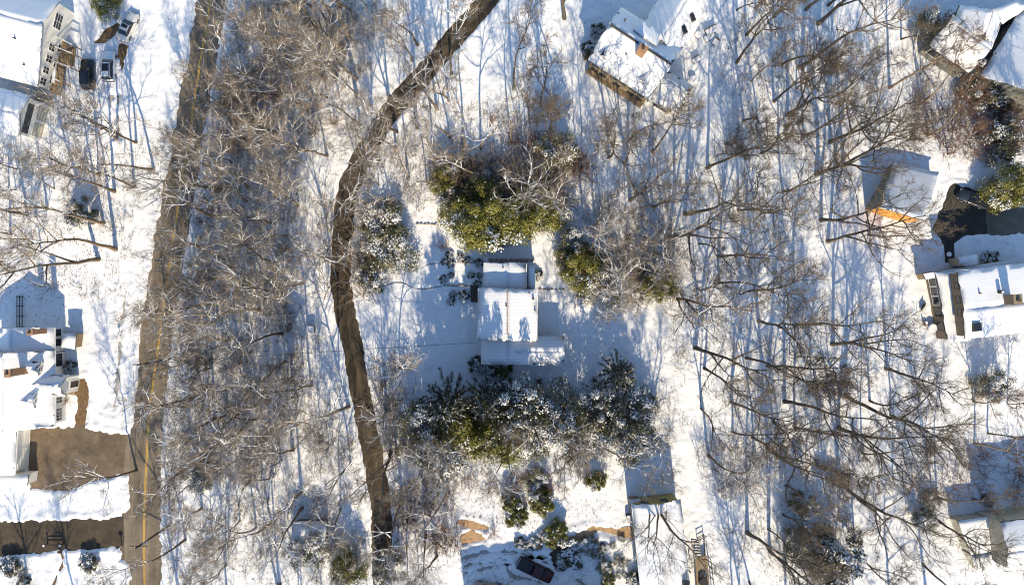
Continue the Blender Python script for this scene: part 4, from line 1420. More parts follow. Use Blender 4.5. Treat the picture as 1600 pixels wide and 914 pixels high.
fills.append(([(925, 285), (1030, 285), (1040, 470), (950, 480), (905, 400)], 9, 22, S_, 'slender bare tree of those beside the right hand evergreens', 'slender trees beside the right hand evergreens'))
fills.append(([(560, 165), (640, 170), (600, 300), (555, 330)], 4, 24, S_, 'slender bare tree of those inside the driveway bend', 'slender trees inside the driveway bend'))
fr = random.Random(9)
for poly, cnt, md, tone, lab, grp in fills:
    for (x, y) in scatter(poly, cnt, md, fr):
        pr = fr.choice([0, 2, 4, 6, 7, 8, 10, 11, 13, 10, 8, 12]); sc_ = fr.uniform(.7, 1.0)
        xs_ = [q[0] for q in poly]; ys_ = [q[1] for q in poly]
        u_ = (x - min(xs_)) / (max(xs_) - min(xs_)); v_ = (y - min(ys_)) / (max(ys_) - min(ys_))
        hh = specs[pr][1] * sc_
        look = ('small' if hh < 14 else 'tall' if hh > 18.5 else 'mid-sized') + (' forked' if specs[pr][5] else ' single-stemmed')
        pos_ = ('upper', 'middle', 'lower')[min(2, int(v_ * 3))] + (' left', ' centre', ' right')[min(2, int(u_ * 3))]
        bare_tree(x, y, pr, lab.replace('slender', look, 1).replace('bare tree', 'bare tree, ' + pos_, 1).replace('snow-dusted tree', 'snowy tree, ' + pos_, 1).replace('twigged tree', 'tree, ' + pos_, 1), grp, sc_, fr.uniform(0, 9) if P(x, y).x > -20 else fr.uniform(-3, 3), None, *tone)
# trees standing just below the frame: their long shadows reach into it
for (x, y) in [(290, 960), (360, 985), (440, 955), (520, 990), (1150, 960), (1230, 985), (1310, 950), (1390, 975), (1450, 960), (60, 990), (130, 1010), (1180, 1040), (1350, 1050), (480, 1060), (330, 1060)]:
    bare_tree(x, y, fr.choice([0, 1, 2, 7]), 'bare tree standing just outside the bottom edge, known by its long shadow', 'trees outside the bottom edge', fr.uniform(.85, 1.0), 4, None, *S_)

# ------------------------------------------------------------------ undergrowth (nobody could count it)
def mesh_arrays(me):
    v = np.empty(len(me.vertices) * 3); me.vertices.foreach_get('co', v)
    f = [tuple(p.vertices) for p in me.polygons]
    return v.reshape(-1, 3), f


def tri_arrays(mb):
    v = np.array(mb.v); t = []
    for f in mb.f:
        for k in range(1, len(f) - 1): t.append((f[0], f[k], f[k + 1]))
    return v, np.array(t, dtype=np.int64)


def merged(name, protos, spots, mat, rr, smin, smax, label=None):
    V = []; F = []; off = 0
    for (x, y) in spots:
        v, t = protos[rr.randrange(len(protos))]
        a = rr.uniform(0, 6.28); s = rr.uniform(smin, smax)
        c, sn = math.cos(a) * s, math.sin(a) * s
        w = np.stack([v[:, 0] * c - v[:, 1] * sn, v[:, 0] * sn + v[:, 1] * c, v[:, 2] * s], -1)
        q = P(x, y); w[:, 0] += q.x; w[:, 1] += q.y
        V.append(w); F.append(t + off); off += len(v)
    V = np.concatenate(V); F = np.concatenate(F)
    me = bpy.data.meshes.new(name)
    me.vertices.add(len(V)); me.vertices.foreach_set('co', V.ravel())
    me.loops.add(F.size); me.loops.foreach_set('vertex_index', F.ravel().astype(np.int32))
    me.polygons.add(len(F)); me.polygons.foreach_set('loop_start', np.arange(0, F.size, 3, dtype=np.int32))
    me.update(); me.validate()
    me.materials.append(M[mat])
    return tag(link(name, me), label, None, None, 'stuff')


BR = [tri_arrays(shrub_mesh(60 + k, 1.9, 1.2, 5, 5)) for k in range(5)]
br = random.Random(31)


def brush(poly, cnt, mat, label, smin=.6, smax=1.4, mind=3):
    merged('undergrowth', BR, scatter(poly, cnt, mind, br, True, .1, []), mat, br, smin, smax, label)


brush([(372, 0), (620, 0), (550, 140), (352, 130)], 260, 'bark_mid', 'tangled grey brush under the top woods')
brush([(340, 130), (520, 150), (490, 240), (470, 330), (470, 460), (290, 480), (325, 250)], 380, 'bark_mid', 'tangled grey brush under the upper wooded strip')
brush([(280, 480), (470, 460), (490, 560), (540, 690), (550, 735), (258, 770), (266, 620)], 400, 'bark_mid', 'tangled grey brush under the lower wooded strip')
brush([(352, 132), (460, 135), (420, 230), (338, 240)], 120, 'bark_rust', 'russet brush in the top corner of the wooded strip', 1.0, 1.7)
brush([(610, 745), (715, 738), (715, 860), (610, 860)], 110, 'bark_rust', 'russet brush right of the bottom driveway', 1.0, 1.8)
brush([(255, 790), (580, 750), (585, 914), (255, 914)], 150, 'bark_mid', 'tangled grey brush under the lower left woods')
brush([(570, 250), (700, 190), (930, 280), (960, 400), (890, 330), (700, 320), (600, 350)], 170, 'bark_mid', 'tangled brush behind the evergreens')
brush([(1430, 95), (1600, 170), (1600, 270), (1480, 250), (1420, 180)], 150, 'bark_rust', 'russet brush below the upper right house', 1.0, 1.8)
brush([(960, 290), (1290, 280), (1300, 690), (1050, 690)], 130, 'bark_mid', 'sparse brush under the right woods', .5, 1.1)
brush([(1130, 720), (1470, 690), (1480, 900), (1130, 900)], 130, 'bark_mid', 'sparse brush on the lower right snow', .6, 1.3)
brush([(0, 225), (230, 225), (200, 470), (0, 470)], 90, 'bark_mid', 'sparse brush on the yard left of the road', .6, 1.2)
brush([(1120, 20), (1420, 60), (1380, 250), (1110, 250)], 110, 'bark_mid', 'sparse brush under the upper right woods', .6, 1.2)
brush([(800, 150), (1060, 200), (1100, 260), (900, 260)], 70, 'bark_mid', 'sparse brush below the large white house', .5, 1.1)
brush([(500, 330), (600, 325), (605, 470), (505, 470)], 45, 'twig', 'pale brush crowding both sides of the driveway bend', 1.6, 2.6)
brush([(560, 560), (640, 560), (640, 720), (565, 720)], 40, 'twig', 'pale brush along the lower driveway', 1.4, 2.4)
brush([(690, 245), (870, 270), (880, 330), (700, 320)], 110, 'twig', 'pale brush mixed into the yellow green evergreens', 1.6, 2.8)
brush([(870, 380), (1000, 400), (1010, 470), (880, 470)], 60, 'twig', 'pale brush mixed into the right hand evergreens', 1.4, 2.4)
brush([(930, 290), (1050, 285), (1060, 480), (960, 470), (930, 380)], 130, 'bark_mid', 'tangled brush right of the evergreens', .8, 1.6)
brush([(800, 190), (920, 240), (930, 285), (860, 265), (790, 225)], 90, 'bark_rust', 'russet brush north of the clearing', .8, 1.5)
brush([(640, 640), (1040, 600), (1050, 700), (640, 735)], 150, 'bark_mid', 'tangled brush among the evergreen thicket', .8, 1.6)
brush([(1085, 700), (1180, 690), (1190, 760), (1110, 780)], 60, 'bark_mid', 'tangled brush by the crooked tree at the bottom right', .8, 1.6)
brush([(720, 740), (880, 730), (880, 765), (720, 790)], 50, 'bark_rust', 'russet brush above the garden shrubs', .8, 1.4)
brush([(1470, 690), (1600, 690), (1600, 780), (1470, 780)], 60, 'bark_rust', 'russet brush at the lower right', .8, 1.5)


# ------------------------------------------------------------------ evergreens
def leaf_mesh(seed, R, H, n, leaf, lumps, z0=0.1):
    """leaf sized faces gathered in lumps through a dome; numpy arrays of quads"""
    r = np.random.RandomState(seed)
    th = r.uniform(0, 2 * np.pi, lumps); ph = np.arccos(r.uniform(-.15, 1, lumps)); k = r.uniform(.45, .92, lumps)
    C = np.stack([np.cos(th) * np.sin(ph) * k * R, np.sin(th) * np.sin(ph) * k * R, z0 * H + (1 - z0) * H * np.clip(np.cos(ph) * k * .95 + .08, 0, 1)], -1)
    rl = r.uniform(.17, .33, lumps) * R
    i = r.randint(0, lumps, n)
    d = r.normal(size=(n, 3)); d /= np.linalg.norm(d, axis=1)[:, None]
    d[:, 2] = np.abs(d[:, 2]) * np.where(r.rand(n) < .8, 1, -1)
    pos = C[i] + d * (rl[i] * (r.rand(n) ** .4))[:, None] * np.array([1, 1, .75])
    nrm = d + r.normal(size=(n, 3)) * .55 + np.array([0, 0, .35])
    nrm /= np.linalg.norm(nrm, axis=1)[:, None]
    return pos, nrm, r, i


def quads(pos, nrm, r, length, width):
    n = len(pos)
    t = r.normal(size=(n, 3)); t -= nrm * np.sum(t * nrm, 1)[:, None]; t /= np.linalg.norm(t, axis=1)[:, None]
    b = np.cross(nrm, t)
    L = (length * r.uniform(.6, 1.3, n))[:, None]; W = (width * r.uniform(.6, 1.3, n))[:, None]
    # pointed leaf, folded along its midrib
    v = np.stack([pos - t * L * .5, pos + b * W * .5 + nrm * W * .18, pos + t * L * .5, pos - b * W * .5 + nrm * W * .18], 1).reshape(-1, 3)
    a = np.arange(n) * 4
    f = np.stack([np.stack([a, a + 1, a + 2], -1), np.stack([a, a + 2, a + 3], -1)], 1).reshape(-1, 3)
    return v, f


def np_mesh(name, v, f, mat):
    me = bpy.data.meshes.new(name)
    me.vertices.add(len(v)); me.vertices.foreach_set('co', v.ravel())
    me.loops.add(f.size); me.loops.foreach_set('vertex_index', f.ravel().astype(np.int32))
    me.polygons.add(len(f)); me.polygons.foreach_set('loop_start', np.arange(0, f.size, 3, dtype=np.int32))
    me.update(); me.materials.append(mat)
    return me


def litter(polys, n, seed):
    r = np.random.RandomState(seed); pts = []
    for poly, w in polys:
        n_ = int(n * w)
        x = r.uniform(min(p[0] for p in poly), max(p[0] for p in poly), n_); y = r.uniform(min(p[1] for p in poly), max(p[1] for p in poly), n_)
        ok = sd_poly(x, y, [Vector(p) for p in poly]) < 0
        ok &= vnoise(x * .1, y * .1, 2.2, 21) > r.uniform(.3, .75, n_)
        pts.append(np.stack([(x - 800) * .1, (457 - y) * .1, .13 + r.uniform(0, .12, n_)], -1)[ok])
    pts = np.concatenate(pts)
    pos = np.array(pts); nrm = r.normal(size=pos.shape) * .35 + np.array([0, 0, 1.0]); nrm /= np.linalg.norm(nrm, axis=1)[:, None]
    v, f = quads(pos, nrm, r, .20, .12)
    tag(link('leaf_litter', np_mesh('leaf_litter', v, f, M['dead_leaf'])), 'brown dead leaves and sticks scattered on the snow', kind='stuff')


def evergreen_proto(seed, n, lf, wd, snow_frac, mat, lumps=34):
    pos, nrm, r, idx = leaf_mesh(seed, 1.0, 1.0, n, lf, lumps)
    v, f = quads(pos, nrm, r, lf, wd)
    green = np_mesh('evergreen_crown', v, f, M[mat])
    lum = r.rand(lumps) < snow_frac * 1.6
    sel = (nrm[:, 2] > .15) & (r.rand(n) < np.where(lum[idx], .62, snow_frac * .22))
    nn = nrm[sel] * .5 + np.array([0, 0, .7]); nn /= np.linalg.norm(nn, axis=1)[:, None]
    v, f = quads(pos[sel] + np.array([0, 0, .012]), nn, r, lf * .95, wd * 1.25)
    snow = np_mesh('evergreen_snow', v, f, M['snow'])
    t = MB(); rr = random.Random(seed)
    for k in range(4):
        az = rr.uniform(0, 6.28)
        t.tube([Vector((0, 0, -.02)), Vector((math.cos(az) * .12, math.sin(az) * .12, .3)), Vector((math.cos(az) * .4, math.sin(az) * .4, .75))], [.035, .025, .01], 5)
    return t.mesh('evergreen_trunk', M['bark_dark']), green, snow


EV = {
    'olive': evergreen_proto(101, 12000, .070, .030, .06, 'leaf_green', 60),
    'olive2': evergreen_proto(102, 10000, .072, .030, .08, 'leaf_green', 55),
    'snowy': evergreen_proto(103, 5200, .080, .032, .22, 'leaf_brown'),
    'snowy2': evergreen_proto(104, 5200, .080, .032, .28, 'leaf_dark'),
    'dark': evergreen_proto(105, 7500, .085, .036, .26, 'leaf_dark'),
    'shrub': evergreen_proto(106, 2400, .18, .075, .26, 'leaf_dark'),
    'shrub_olive': evergreen_proto(107, 3000, .16, .07, .10, 'leaf_green'),
}


def pine_proto(seed):
    r = random.Random(seed); tk = MB(); cr = MB(); sn = MB()
    tk.tube([Vector((0, 0, -.02)), Vector((.01, 0, .5)), Vector((0, 0, 1.0))], [.035, .024, .006], 6)
    az = 0
    for tier in range(9):
        z = .25 + .72 * tier / 8; R = 1.0 * (1 - (tier / 9) ** 1.3) * .95 + .10
        nb = 9 if tier < 6 else 6
        for k in range(nb):
            az += 2 * math.pi / nb + r.uniform(-.25, .25)
            L = R * r.uniform(.75, 1.1)
            d = Vector((math.cos(az), math.sin(az), r.uniform(-.04, .16)))
            pts, _ = wander(r, Vector((0, 0, z)), d.normalized(), L, 4, .10, -.01)
            tk.tube(pts, [.011, .009, .007, .005, .003], 3)
            for q in range(int(14 + 26 * R)):
                p, pd = along(pts, r.uniform(.2, 1) * .999)
                for _k in range(3):
                    td = side_dir(r, pd, .3, 1.15)
                    cr.spike(p, p + td * r.uniform(.07, .15), .011)
                if r.random() < .24:
                    td = side_dir(r, pd, .4, 1.1); td.z = abs(td.z) * .2
                    sn.spike(p + Vector((0, 0, .014)), p + td * r.uniform(.07, .14) + Vector((0, 0, .016)), .016)
    return tk.mesh('pine_trunk', M['bark_dark']), cr.mesh('pine_crown', M['needle']), sn.mesh('pine_snow', M['snow'])


EV['pine'] = pine_proto(201)
EV['pine2'] = pine_proto(202)
er = random.Random(5)
litter([([(275, 470), (320, 250), (352, 130), (470, 130), (440, 300), (400, 480)], 1.6), ([(262, 770), (275, 480), (420, 480), (420, 740)], 1.4), ([(370, 0), (600, 0), (540, 140), (352, 130)], .9),
        ([(255, 790), (580, 750), (590, 914), (255, 914)], .7), ([(930, 270), (1280, 270), (1300, 690), (1060, 690)], .9), ([(1120, 700), (1480, 690), (1480, 914), (1120, 914)], .8),
        ([(1130, 0), (1420, 60), (1380, 260), (1110, 250)], .8), ([(0, 225), (230, 225), (200, 470), (0, 470)], .6), ([(640, 190), (930, 270), (960, 400), (890, 320), (600, 330)], .9), ([(720, 780), (980, 780), (980, 914), (720, 914)], .5)], 7000, 8)


def evergreen(px, py, diam, h, kind, label, group=None, cat='tree', name='evergreen_tree'):
    k = 0.5
    # crown centre seen at px, py; its middle stands at about h / 2
    p = P(px, py, h * .55)
    r = thing(name, label, cat, (p.x, p.y, 0), er.uniform(0, 6.28), group)
    R = diam * .1 * .5 * (1 - h * .55 / CAM_H) * 1.08
    r.scale = (R, R * er.uniform(.9, 1.1), h)
    tm, gm_, sm = EV[kind]
    link('trunk', tm, r)
    c = tag(link('crown', gm_, r), kind='stuff')
    tag(link('snow', sm, c), kind='stuff')
    return r


evs = [
    (732, 345, 88, 6.5, 'olive', 'yellow green evergreen tree at the left end of the row behind the central house'),
    (784, 342, 104, 7.0, 'olive', 'largest yellow green evergreen tree directly behind the central house'),
    (842, 332, 86, 6.0, 'olive2', 'yellow green evergreen tree at the right end of the row behind the central house'),
    (694, 280, 52, 5.0, 'olive2', 'green evergreen tree left above the row behind the central house'),
    (750, 300, 62, 5, 'olive2', 'olive evergreen tree above the row behind the central house'),
    (908, 415, 82, 6, 'olive', 'yellow green evergreen tree right of the central house roof'),
    (942, 442, 78, 5.5, 'snowy', 'snow speckled brown evergreen tree right of the central house'),
    (893, 380, 52, 6, 'snowy', 'snow speckled evergreen tree between the row and the right hand evergreens'),
    (1035, 442, 62, 8, 'olive2', 'round green evergreen tree among bare limbs right of the clearing'),
    (872, 232, 62, 10, 'snowy', 'snow speckled evergreen tree north of the clearing below the top house'),
    (1145, 760, 0, 0, '', ''),
    (598, 352, 84, 4.5, 'snowy', 'snow speckled rhododendron thicket, upper one beside the driveway bend'),
    (610, 394, 86, 4.5, 'snowy', 'snow laden rhododendron thicket, middle one beside the driveway bend'),
    (577, 432, 60, 4, 'snowy2', 'snow laden rhododendron thicket, lowest one beside the driveway'),
    (700, 635, 92, 15, 'pine', 'snowy dark pine tree at the upper left of the thicket below the central house'),
    (762, 628, 84, 15, 'pine2', 'snowy dark pine tree below the left corner of the central house'),
    (788, 642, 78, 15, 'snowy2', 'tallest snow laden evergreen tree below the middle of the central house'),
    (735, 664, 96, 9, 'olive', 'yellow green evergreen tree in the midst of the thicket below the central house'),
    (655, 672, 92, 8, 'snowy', 'snow speckled evergreen tree at the left end of the thicket below the central house'),
    (690, 700, 92, 7, 'snowy', 'snow speckled evergreen tree at the lower left of the thicket below the central house'),
    (775, 690, 100, 8, 'olive2', 'olive evergreen tree at the bottom of the thicket below the central house'),
    (815, 632, 88, 13, 'snowy2', 'snow laden evergreen tree below the right corner of the central house'),
    (838, 680, 80, 8, 'snowy', 'brown snow speckled evergreen tree at the lower middle of the thicket'),
    (880, 640, 84, 9, 'snowy', 'snow speckled evergreen tree in the right half of the thicket'),
    (912, 684, 92, 7, 'snowy', 'snow speckled evergreen tree at the lower right of the thicket'),
    (930, 632, 66, 10, 'snowy2', 'snow laden dark evergreen tree near the right end of the thicket'),
    (968, 585, 66, 10, 'pine', 'dark star shaped pine tree at the upper right tip of the thicket'),
    (988, 640, 84, 7, 'snowy2', 'snow laden evergreen tree at the right end of the thicket'),
    (990, 688, 84, 6, 'snowy', 'snow speckled evergreen tree at the lower right tip of the thicket'),
    (1462, 42, 66, 6, 'snowy', 'snow laden evergreen tree left of the grey upper right house'),
    (1525, 118, 56, 5, 'snowy2', 'snow laden dark evergreen tree in front of the grey upper right house'),
    (1548, 140, 62, 5, 'snowy2', 'snow laden dark evergreen tree by the rounded bay of the grey upper right house'),
    (1580, 215, 70, 7, 'snowy2', 'snow laden evergreen tree at the right edge below the grey house'),
    (1582, 290, 74, 7, 'olive2', 'green evergreen tree at the right edge above the black driveway'),
    (1560, 606, 56, 5.5, 'snowy', 'round snow speckled evergreen on open snow below the brown house'),
    (1257, 792, 42, 6, 'dark', 'dark upright evergreen in the lower right woods'),
    (1305, 880, 100, 9, 'dark', 'large dark evergreen tree at the bottom edge right of the centre'),
    (1265, 860, 60, 7, 'snowy', 'brown evergreen tree beside the large dark one at the bottom edge'),
    (120, 332, 48, 5, 'dark', 'dark evergreen tree under bare limbs left of the road'),
    (158, 4, 46, 4, 'olive2', 'olive evergreen tree at the top edge above the parked cars'),
    (1025, 738, 0, 0, '', ''),
    (540, 890, 60, 6, 'olive2', 'green evergreen tree at the bottom edge left of the driveway'),
    (480, 860, 64, 6, 'snowy', 'snow speckled evergreen tree below the small shed'),
    (604, 893, 52, 6, 'dark', 'dark evergreen tree overhanging the driveway at the bottom edge'),
    (310, 740, 66, 5, 'snowy', 'snow speckled evergreen tree at the lower corner of the wooded strip near the road'),
]
for px, py, dm, h, kd, lab in evs:
    if dm: evergreen(px, py, dm, h, kd, lab)

shr = [
    (743, 570, 26, 1.8, 'shrub', 'round dark shrub at the lower left corner of the central house'),
    (762, 577, 30, 1.5, 'shrub', 'dark shrub along the bottom wall of the central house'),
    (788, 580, 26, 1.4, 'shrub_olive', 'olive shrub by the bottom wall of the central house'),
    (800, 790, 36, 3.0, 'shrub_olive', 'green upright shrub, upper left one of the garden shrubs above the maroon pickup'),
    (808, 810, 38, 2.6, 'shrub_olive', 'green shrub touching the upper left garden shrub above the maroon pickup'),
    (846, 785, 44, 3.2, 'shrub_olive', 'green shrub, upper right one of the garden shrubs above the maroon pickup'),
    (869, 836, 46, 3.2, 'shrub_olive', 'large green shrub at the left end of the tan path'),
    (932, 752, 34, 2.6, 'shrub_olive', 'green shrub above the tan path near the thicket'),
    (838, 750, 44, 2.4, 'snowy', 'brown snowy shrub between thicket and garden shrubs'),
    (812, 848, 18, 1.0, 'shrub', 'small round dark shrub left of the pair above the maroon pickup'),
    (821, 853, 18, 1.0, 'shrub', 'small round dark shrub directly above the maroon pickup bonnet'),
    (838, 850, 22, 1.1, 'shrub', 'dark snowy shrub at the corner of the pickup yard'),
    (850, 838, 18, 1.0, 'shrub', 'dark shrub at the foot of the large green shrub'),
    (892, 868, 46, 1.6, 'shrub', 'wide dark shrub right of the flagstone walk'),
    (920, 855, 34, 1.2, 'snowy', 'pale snowy shrub below the tan path'),
    (945, 888, 26, 1.8, 'snowy', 'round brown shrub on the snow left of the bottom house'),
    (951, 908, 24, 1.6, 'shrub_olive', 'round green shrub at the bottom edge left of the bottom house'),
    (968, 878, 18, 1.0, 'snowy', 'small pale shrub near the wall of the bottom house'),
    (992, 905, 28, 1.4, 'shrub', 'dark snowy shrub at the corner of the bottom house'),
    (137, 881, 30, 1.9, 'shrub', 'round snow flecked shrub alone on the snow at the lower left'),
    (14, 886, 34, 1.8, 'shrub', 'dark snow striped shrub at the lower left edge'),
    (36, 910, 20, 1.2, 'shrub', 'small dark shrub at the lower left corner'),
    (108, 572, 20, 1.2, 'shrub', 'snowy shrub between the dormered house wall and its mulch bed'),
    (748, 411, 16, 1.0, 'shrub', 'dark leafy shrub at the upper left corner of the central house'),
    (724, 462, 18, .9, 'shrub', 'dark shrub left of the central house by the terrace'),
    (708, 460, 12, .7, 'shrub', 'small dark shrub on the terrace left of the central house'),
    (838, 430, 20, 1.0, 'shrub', 'leafy shrub along the right wall of the central house'),
    (1549, 404, 28, 1.2, 'shrub', 'dark snowy shrub at the entrance of the brown house'),
    (925, 80, 34, 1.8, 'shrub', 'dark shrub at the left corner of the large white house'),
    (935, 48, 26, 1.4, 'shrub', 'dark shrub in the shade behind the large white house'),
    (1447, 818, 38, 3.0, 'snowy', 'brown shrub left of the lower right corner house'),
    (1455, 785, 34, 2.4, 'snowy', 'brown snowy shrub above left of the lower right corner house'),
    (1540, 778, 13, 1.1, 'shrub', 'snow heaped shrub beside the blue chair'),
    (1547, 787, 13, 1.1, 'shrub', 'snow heaped shrub right of the blue chair, nearer the pergola'),
]
for px, py, dm, h, kd, lab in shr:
    evergreen(px, py, dm, h, kd, lab, None, 'shrub', 'shrub')


gs_ = random.Random(4)
for x, y in scatter([(885, 850), (975, 835), (985, 914), (900, 914), (870, 880)], 16, 9, gs_, False, 0, []):
    evergreen(x, y, gs_.uniform(10, 17), gs_.uniform(.5, 1.0), gs_.choice(['snowy', 'shrub', 'snowy']), 'small snow dusted bush in the garden bed between the pickup yard and the bottom house', 'small bushes in the garden bed', 'shrub', 'shrub')
for x, y in scatter([(690, 395), (750, 400), (748, 480), (690, 470)], 12, 9, gs_, False, 0, []):
    evergreen(x, y, gs_.uniform(9, 15), gs_.uniform(.4, .8), 'shrub', 'small dark bush on the terrace left of the central house', 'small bushes on the terrace', 'shrub', 'shrub')


def bare_shrub(px, py, k, sc, mat, label, group=None):
    p = P(px, py)
    o = link('bare_shrub', SHRUBS[k])
    o.location = (p.x, p.y, 0); o.rotation_euler = (0, 0, er.uniform(0, 6.28)); o.scale = (sc, sc, sc)
    o.material_slots[0].link = 'OBJECT'; o.material_slots[0].material = M[mat]
    tag(o, label, 'shrub', group)


bare_shrub(545, 392, 0, 1.5, 'bark_snowy', 'large bare shrub spraying twigs over the driveway beside the rhododendrons')
bare_shrub(770, 190, 1, 1.0, 'bark_rust', 'small russet bare shrub on open snow below the upper driveway')
bare_shrub(695, 385, 1, .9, 'bark_rust', 'russet bare shrub left of the row of evergreens')
bare_shrub(695, 825, 2, 1.3, 'bark_rust', 'russet bare shrub nearest the shaded yard at the bottom')
bare_shrub(770, 830, 1, .9, 'bark_rust', 'brown bare shrub below the three stepping stones')
bare_shrub(105, 625, 1, .7, 'bark_rust', 'brown bare shrub in front of the dormered house entrance')
bare_shrub(40, 890, 0, 1.2, 'bark_mid', 'grey bare shrub beside the garden walk at the lower left')
bare_shrub(1425, 595, 2, 1.5, 'bark_dark', 'dark bare shrub on open snow left below the brown house')
bare_shrub(1590, 740, 0, 1.5, 'bark_rust', 'russet bare shrub at the right edge above the pergola')
bare_shrub(70, 150, 0, .8, 'bark_mid', 'grey bare shrub by the corner of the garage wing at the upper left')
bare_shrub(900, 395, 2, 1.2, 'bark_rust', 'russet bare shrub behind the right hand evergreens')
sp = scatter([(345, 10), (600, 10), (540, 240), (510, 460), (560, 690), (285, 740), (300, 300)], 60, 14, br, True, .4, [])
for x, y in sp:
    bare_shrub(x, y, br.randrange(3), br.uniform(.8, 1.3), br.choice(['bark_mid', 'bark_snowy', 'bark_mid', 'bark_rust']), 'waist high bare shrub crowded among the trees between road and driveway', 'bare shrubs in the wooded strip')


# ------------------------------------------------------------------ small things
def thing_at(name, label, cat, px, py, rz=0.0, group=None):
    p = P(px, py); return thing(name, label, cat, (p.x, p.y, 0), rz, group)


# row of boulders along the north wall of the central house
bl = ['leftmost', 'second', 'third', 'fourth', 'middle', 'sixth', 'seventh', 'eighth', 'rightmost']
for k in range(9):
    p = P(766.5 + k * 8.2, 407)
    b = MB(); rr_ = random.Random(k)
    s_ = rr_.uniform(.30, .42)
    b.blob((0, 0, .22), (s_, s_ * .9, s_ * .9), rr_, 9, 6, .08, zmin=-.05)
    o = b.build('boulder', M['stone'], None, True); o.location = (p.x, p.y, 0)
    tag(o, f'{bl[k]} round tan boulder of the row along the north wall of the central house' if k != 4 else 'middle round tan boulder of the row along the north wall of the central house', 'boulder', 'boulders behind the central house')
# terrace walls left of the house
for (x0, y0, x1, y1, lab) in ((690, 411, 756, 411, 'low dark stone wall, upper one left of the central house'), (692, 446, 738, 447, 'low dark stone wall, lower one left of the central house'),
                              (841, 452, 884, 453, 'low stone wall right of the central house'), (650, 350, 684, 351, 'low stone edging on the snow left of the evergreens')):
    a0, a1 = P(x0, y0), P(x1, y1)
    w_ = thing('stone_wall', lab, 'wall', (*((a0 + a1) / 2), 0))
    n_ = max(4, int((a1 - a0).length / .55)); rr_ = random.Random(int(x0))
    for k in range(n_):
        q = a0.lerp(a1, (k + .5) / n_) - w_.location.xy
        b = MB(); b.blob((q.x, q.y + rr_.uniform(-.05, .05), .12), (.30, rr_.uniform(.14, .2), rr_.uniform(.16, .26)), rr_, 7, 4, .15)
        b.build('stone', M['stone'], w_)
# dark wooden bulkhead left of the house
t = thing_at('cellar_hatch', 'dark brown wooden cellar hatch against the left wall of the central house', 'hatch', 741, 459)
b = MB(); b.prism([Vector((-.55, -1.3)), Vector((.55, -1.3)), Vector((.55, 1.3)), Vector((-.55, 1.3))], 0, [.5, .95, .95, .5]); b.build('frame', M['wood_dark'], t)
for s_ in (-1, 1):
    b = MB(); b.hexa([(-.5, s_ * .63 - .58, .52), (.5, s_ * .63 - .58, .93), (.5, s_ * .63 + .58, .93), (-.5, s_ * .63 + .58, .52), (-.5, s_ * .63 - .58, .58), (.5, s_ * .63 - .58, .99), (.5, s_ * .63 + .58, .99), (-.5, s_ * .63 + .58, .58)]); b.build('door', M['wood_dark'], t)
# curved garden edging
for pts, lab in (([(656, 421), (672, 413), (692, 412), (704, 415)], 'thin curved garden edging, upper arc left of the central house'), ([(590, 450), (625, 442), (655, 452), (690, 447)], 'thin curved garden edging, long lower arc left of the central house')):
    ln = smooth_line(PX(pts), 6)
    b = MB(); b.tube([Vector((p.x, p.y, .14)) for p in ln], [.045] * len(ln), 5); tag(b.build('garden_edging', M['wood_dark']), lab, 'edging')
# stepping stones
for k, nm in enumerate(('left', 'middle', 'right')):
    p = P(730.5 + k * 10, 806.5 + k * .5)
    b = MB(); b.cyl((0, 0), .24, .2, 0, .25, 8); o = b.build('stepping_stone', M['stone']); o.location = (p.x, p.y, 0)
    tag(o, f'{nm} one of three small dark stepping stones on the snow left of the garden shrubs', 'stone', 'stepping stones')

# utility pole with cables
pole = thing_at('utility_pole', 'leaning looking wooden utility pole with crossarm at the lower road edge', 'utility pole', 268, 818)
b = MB(); b.tube([Vector((0, 0, -.2)), Vector((0, 0, 5)), Vector((0, 0, 10.5))], [.17, .15, .12], 8, cap=True); b.build('post', M['wood_dark'], pole)
b = MB(); b.box((0, 0, 9.7), (2.3, .12, .14)); b.build('crossarm', M['wood_dark'], pole)
for x_ in (-1.0, -.5, .5, 1.0):
    b = MB(); b.cyl((x_, 0), .06, .04, 9.772, 9.95, 6); b.build('insulator', M['trim'], pole)
b = MB(); b.cyl((.3, .05), .22, .22, 8.0, 8.9, 10); b.build('transformer', M['metal'], pole)
pole2 = thing_at('utility_pole', 'wooden utility pole with crossarm at the middle of the wooded road edge', 'utility pole', 268, 560)
b = MB(); b.tube([Vector((0, 0, -.2)), Vector((0, 0, 5)), Vector((0, 0, 10.0))], [.16, .14, .11], 8, cap=True); b.build('post', M['wood_dark'], pole2)
b = MB(); b.box((0, 0, 9.3), (2.2, .12, .14)); b.build('crossarm', M['wood_dark'], pole2)


def cable(a, b_, sag, r, label):
    pts = []
    for k in range(15):
        t_ = k / 14
        q = a.lerp(b_, t_); q.z -= sag * 4 * t_ * (1 - t_); pts.append(q)
    m_ = MB(); m_.tube(pts, [r] * 15, 4); tag(m_.build('power_cable', M['wire']), label, 'cable')


pa = Vector((pole.location.x, pole.location.y, 9.75)); pb = Vector((pole2.location.x, pole2.location.y, 9.4))
cable(pa + Vector((-1, 0, .2)), pb + Vector((-1, 0, 0)), 1.0, .022, 'overhead power cable, left one between the two utility poles')
cable(pa + Vector((1, 0, .2)), pb + Vector((1, 0, 0)), 1.0, .022, 'overhead power cable, right one between the two utility poles')
cable(pb + Vector((0, 0, -1)), Vector((*P(748, 535, 4.0), 4.0)), 1.2, .03, 'service cable running to the lower left corner of the central house')

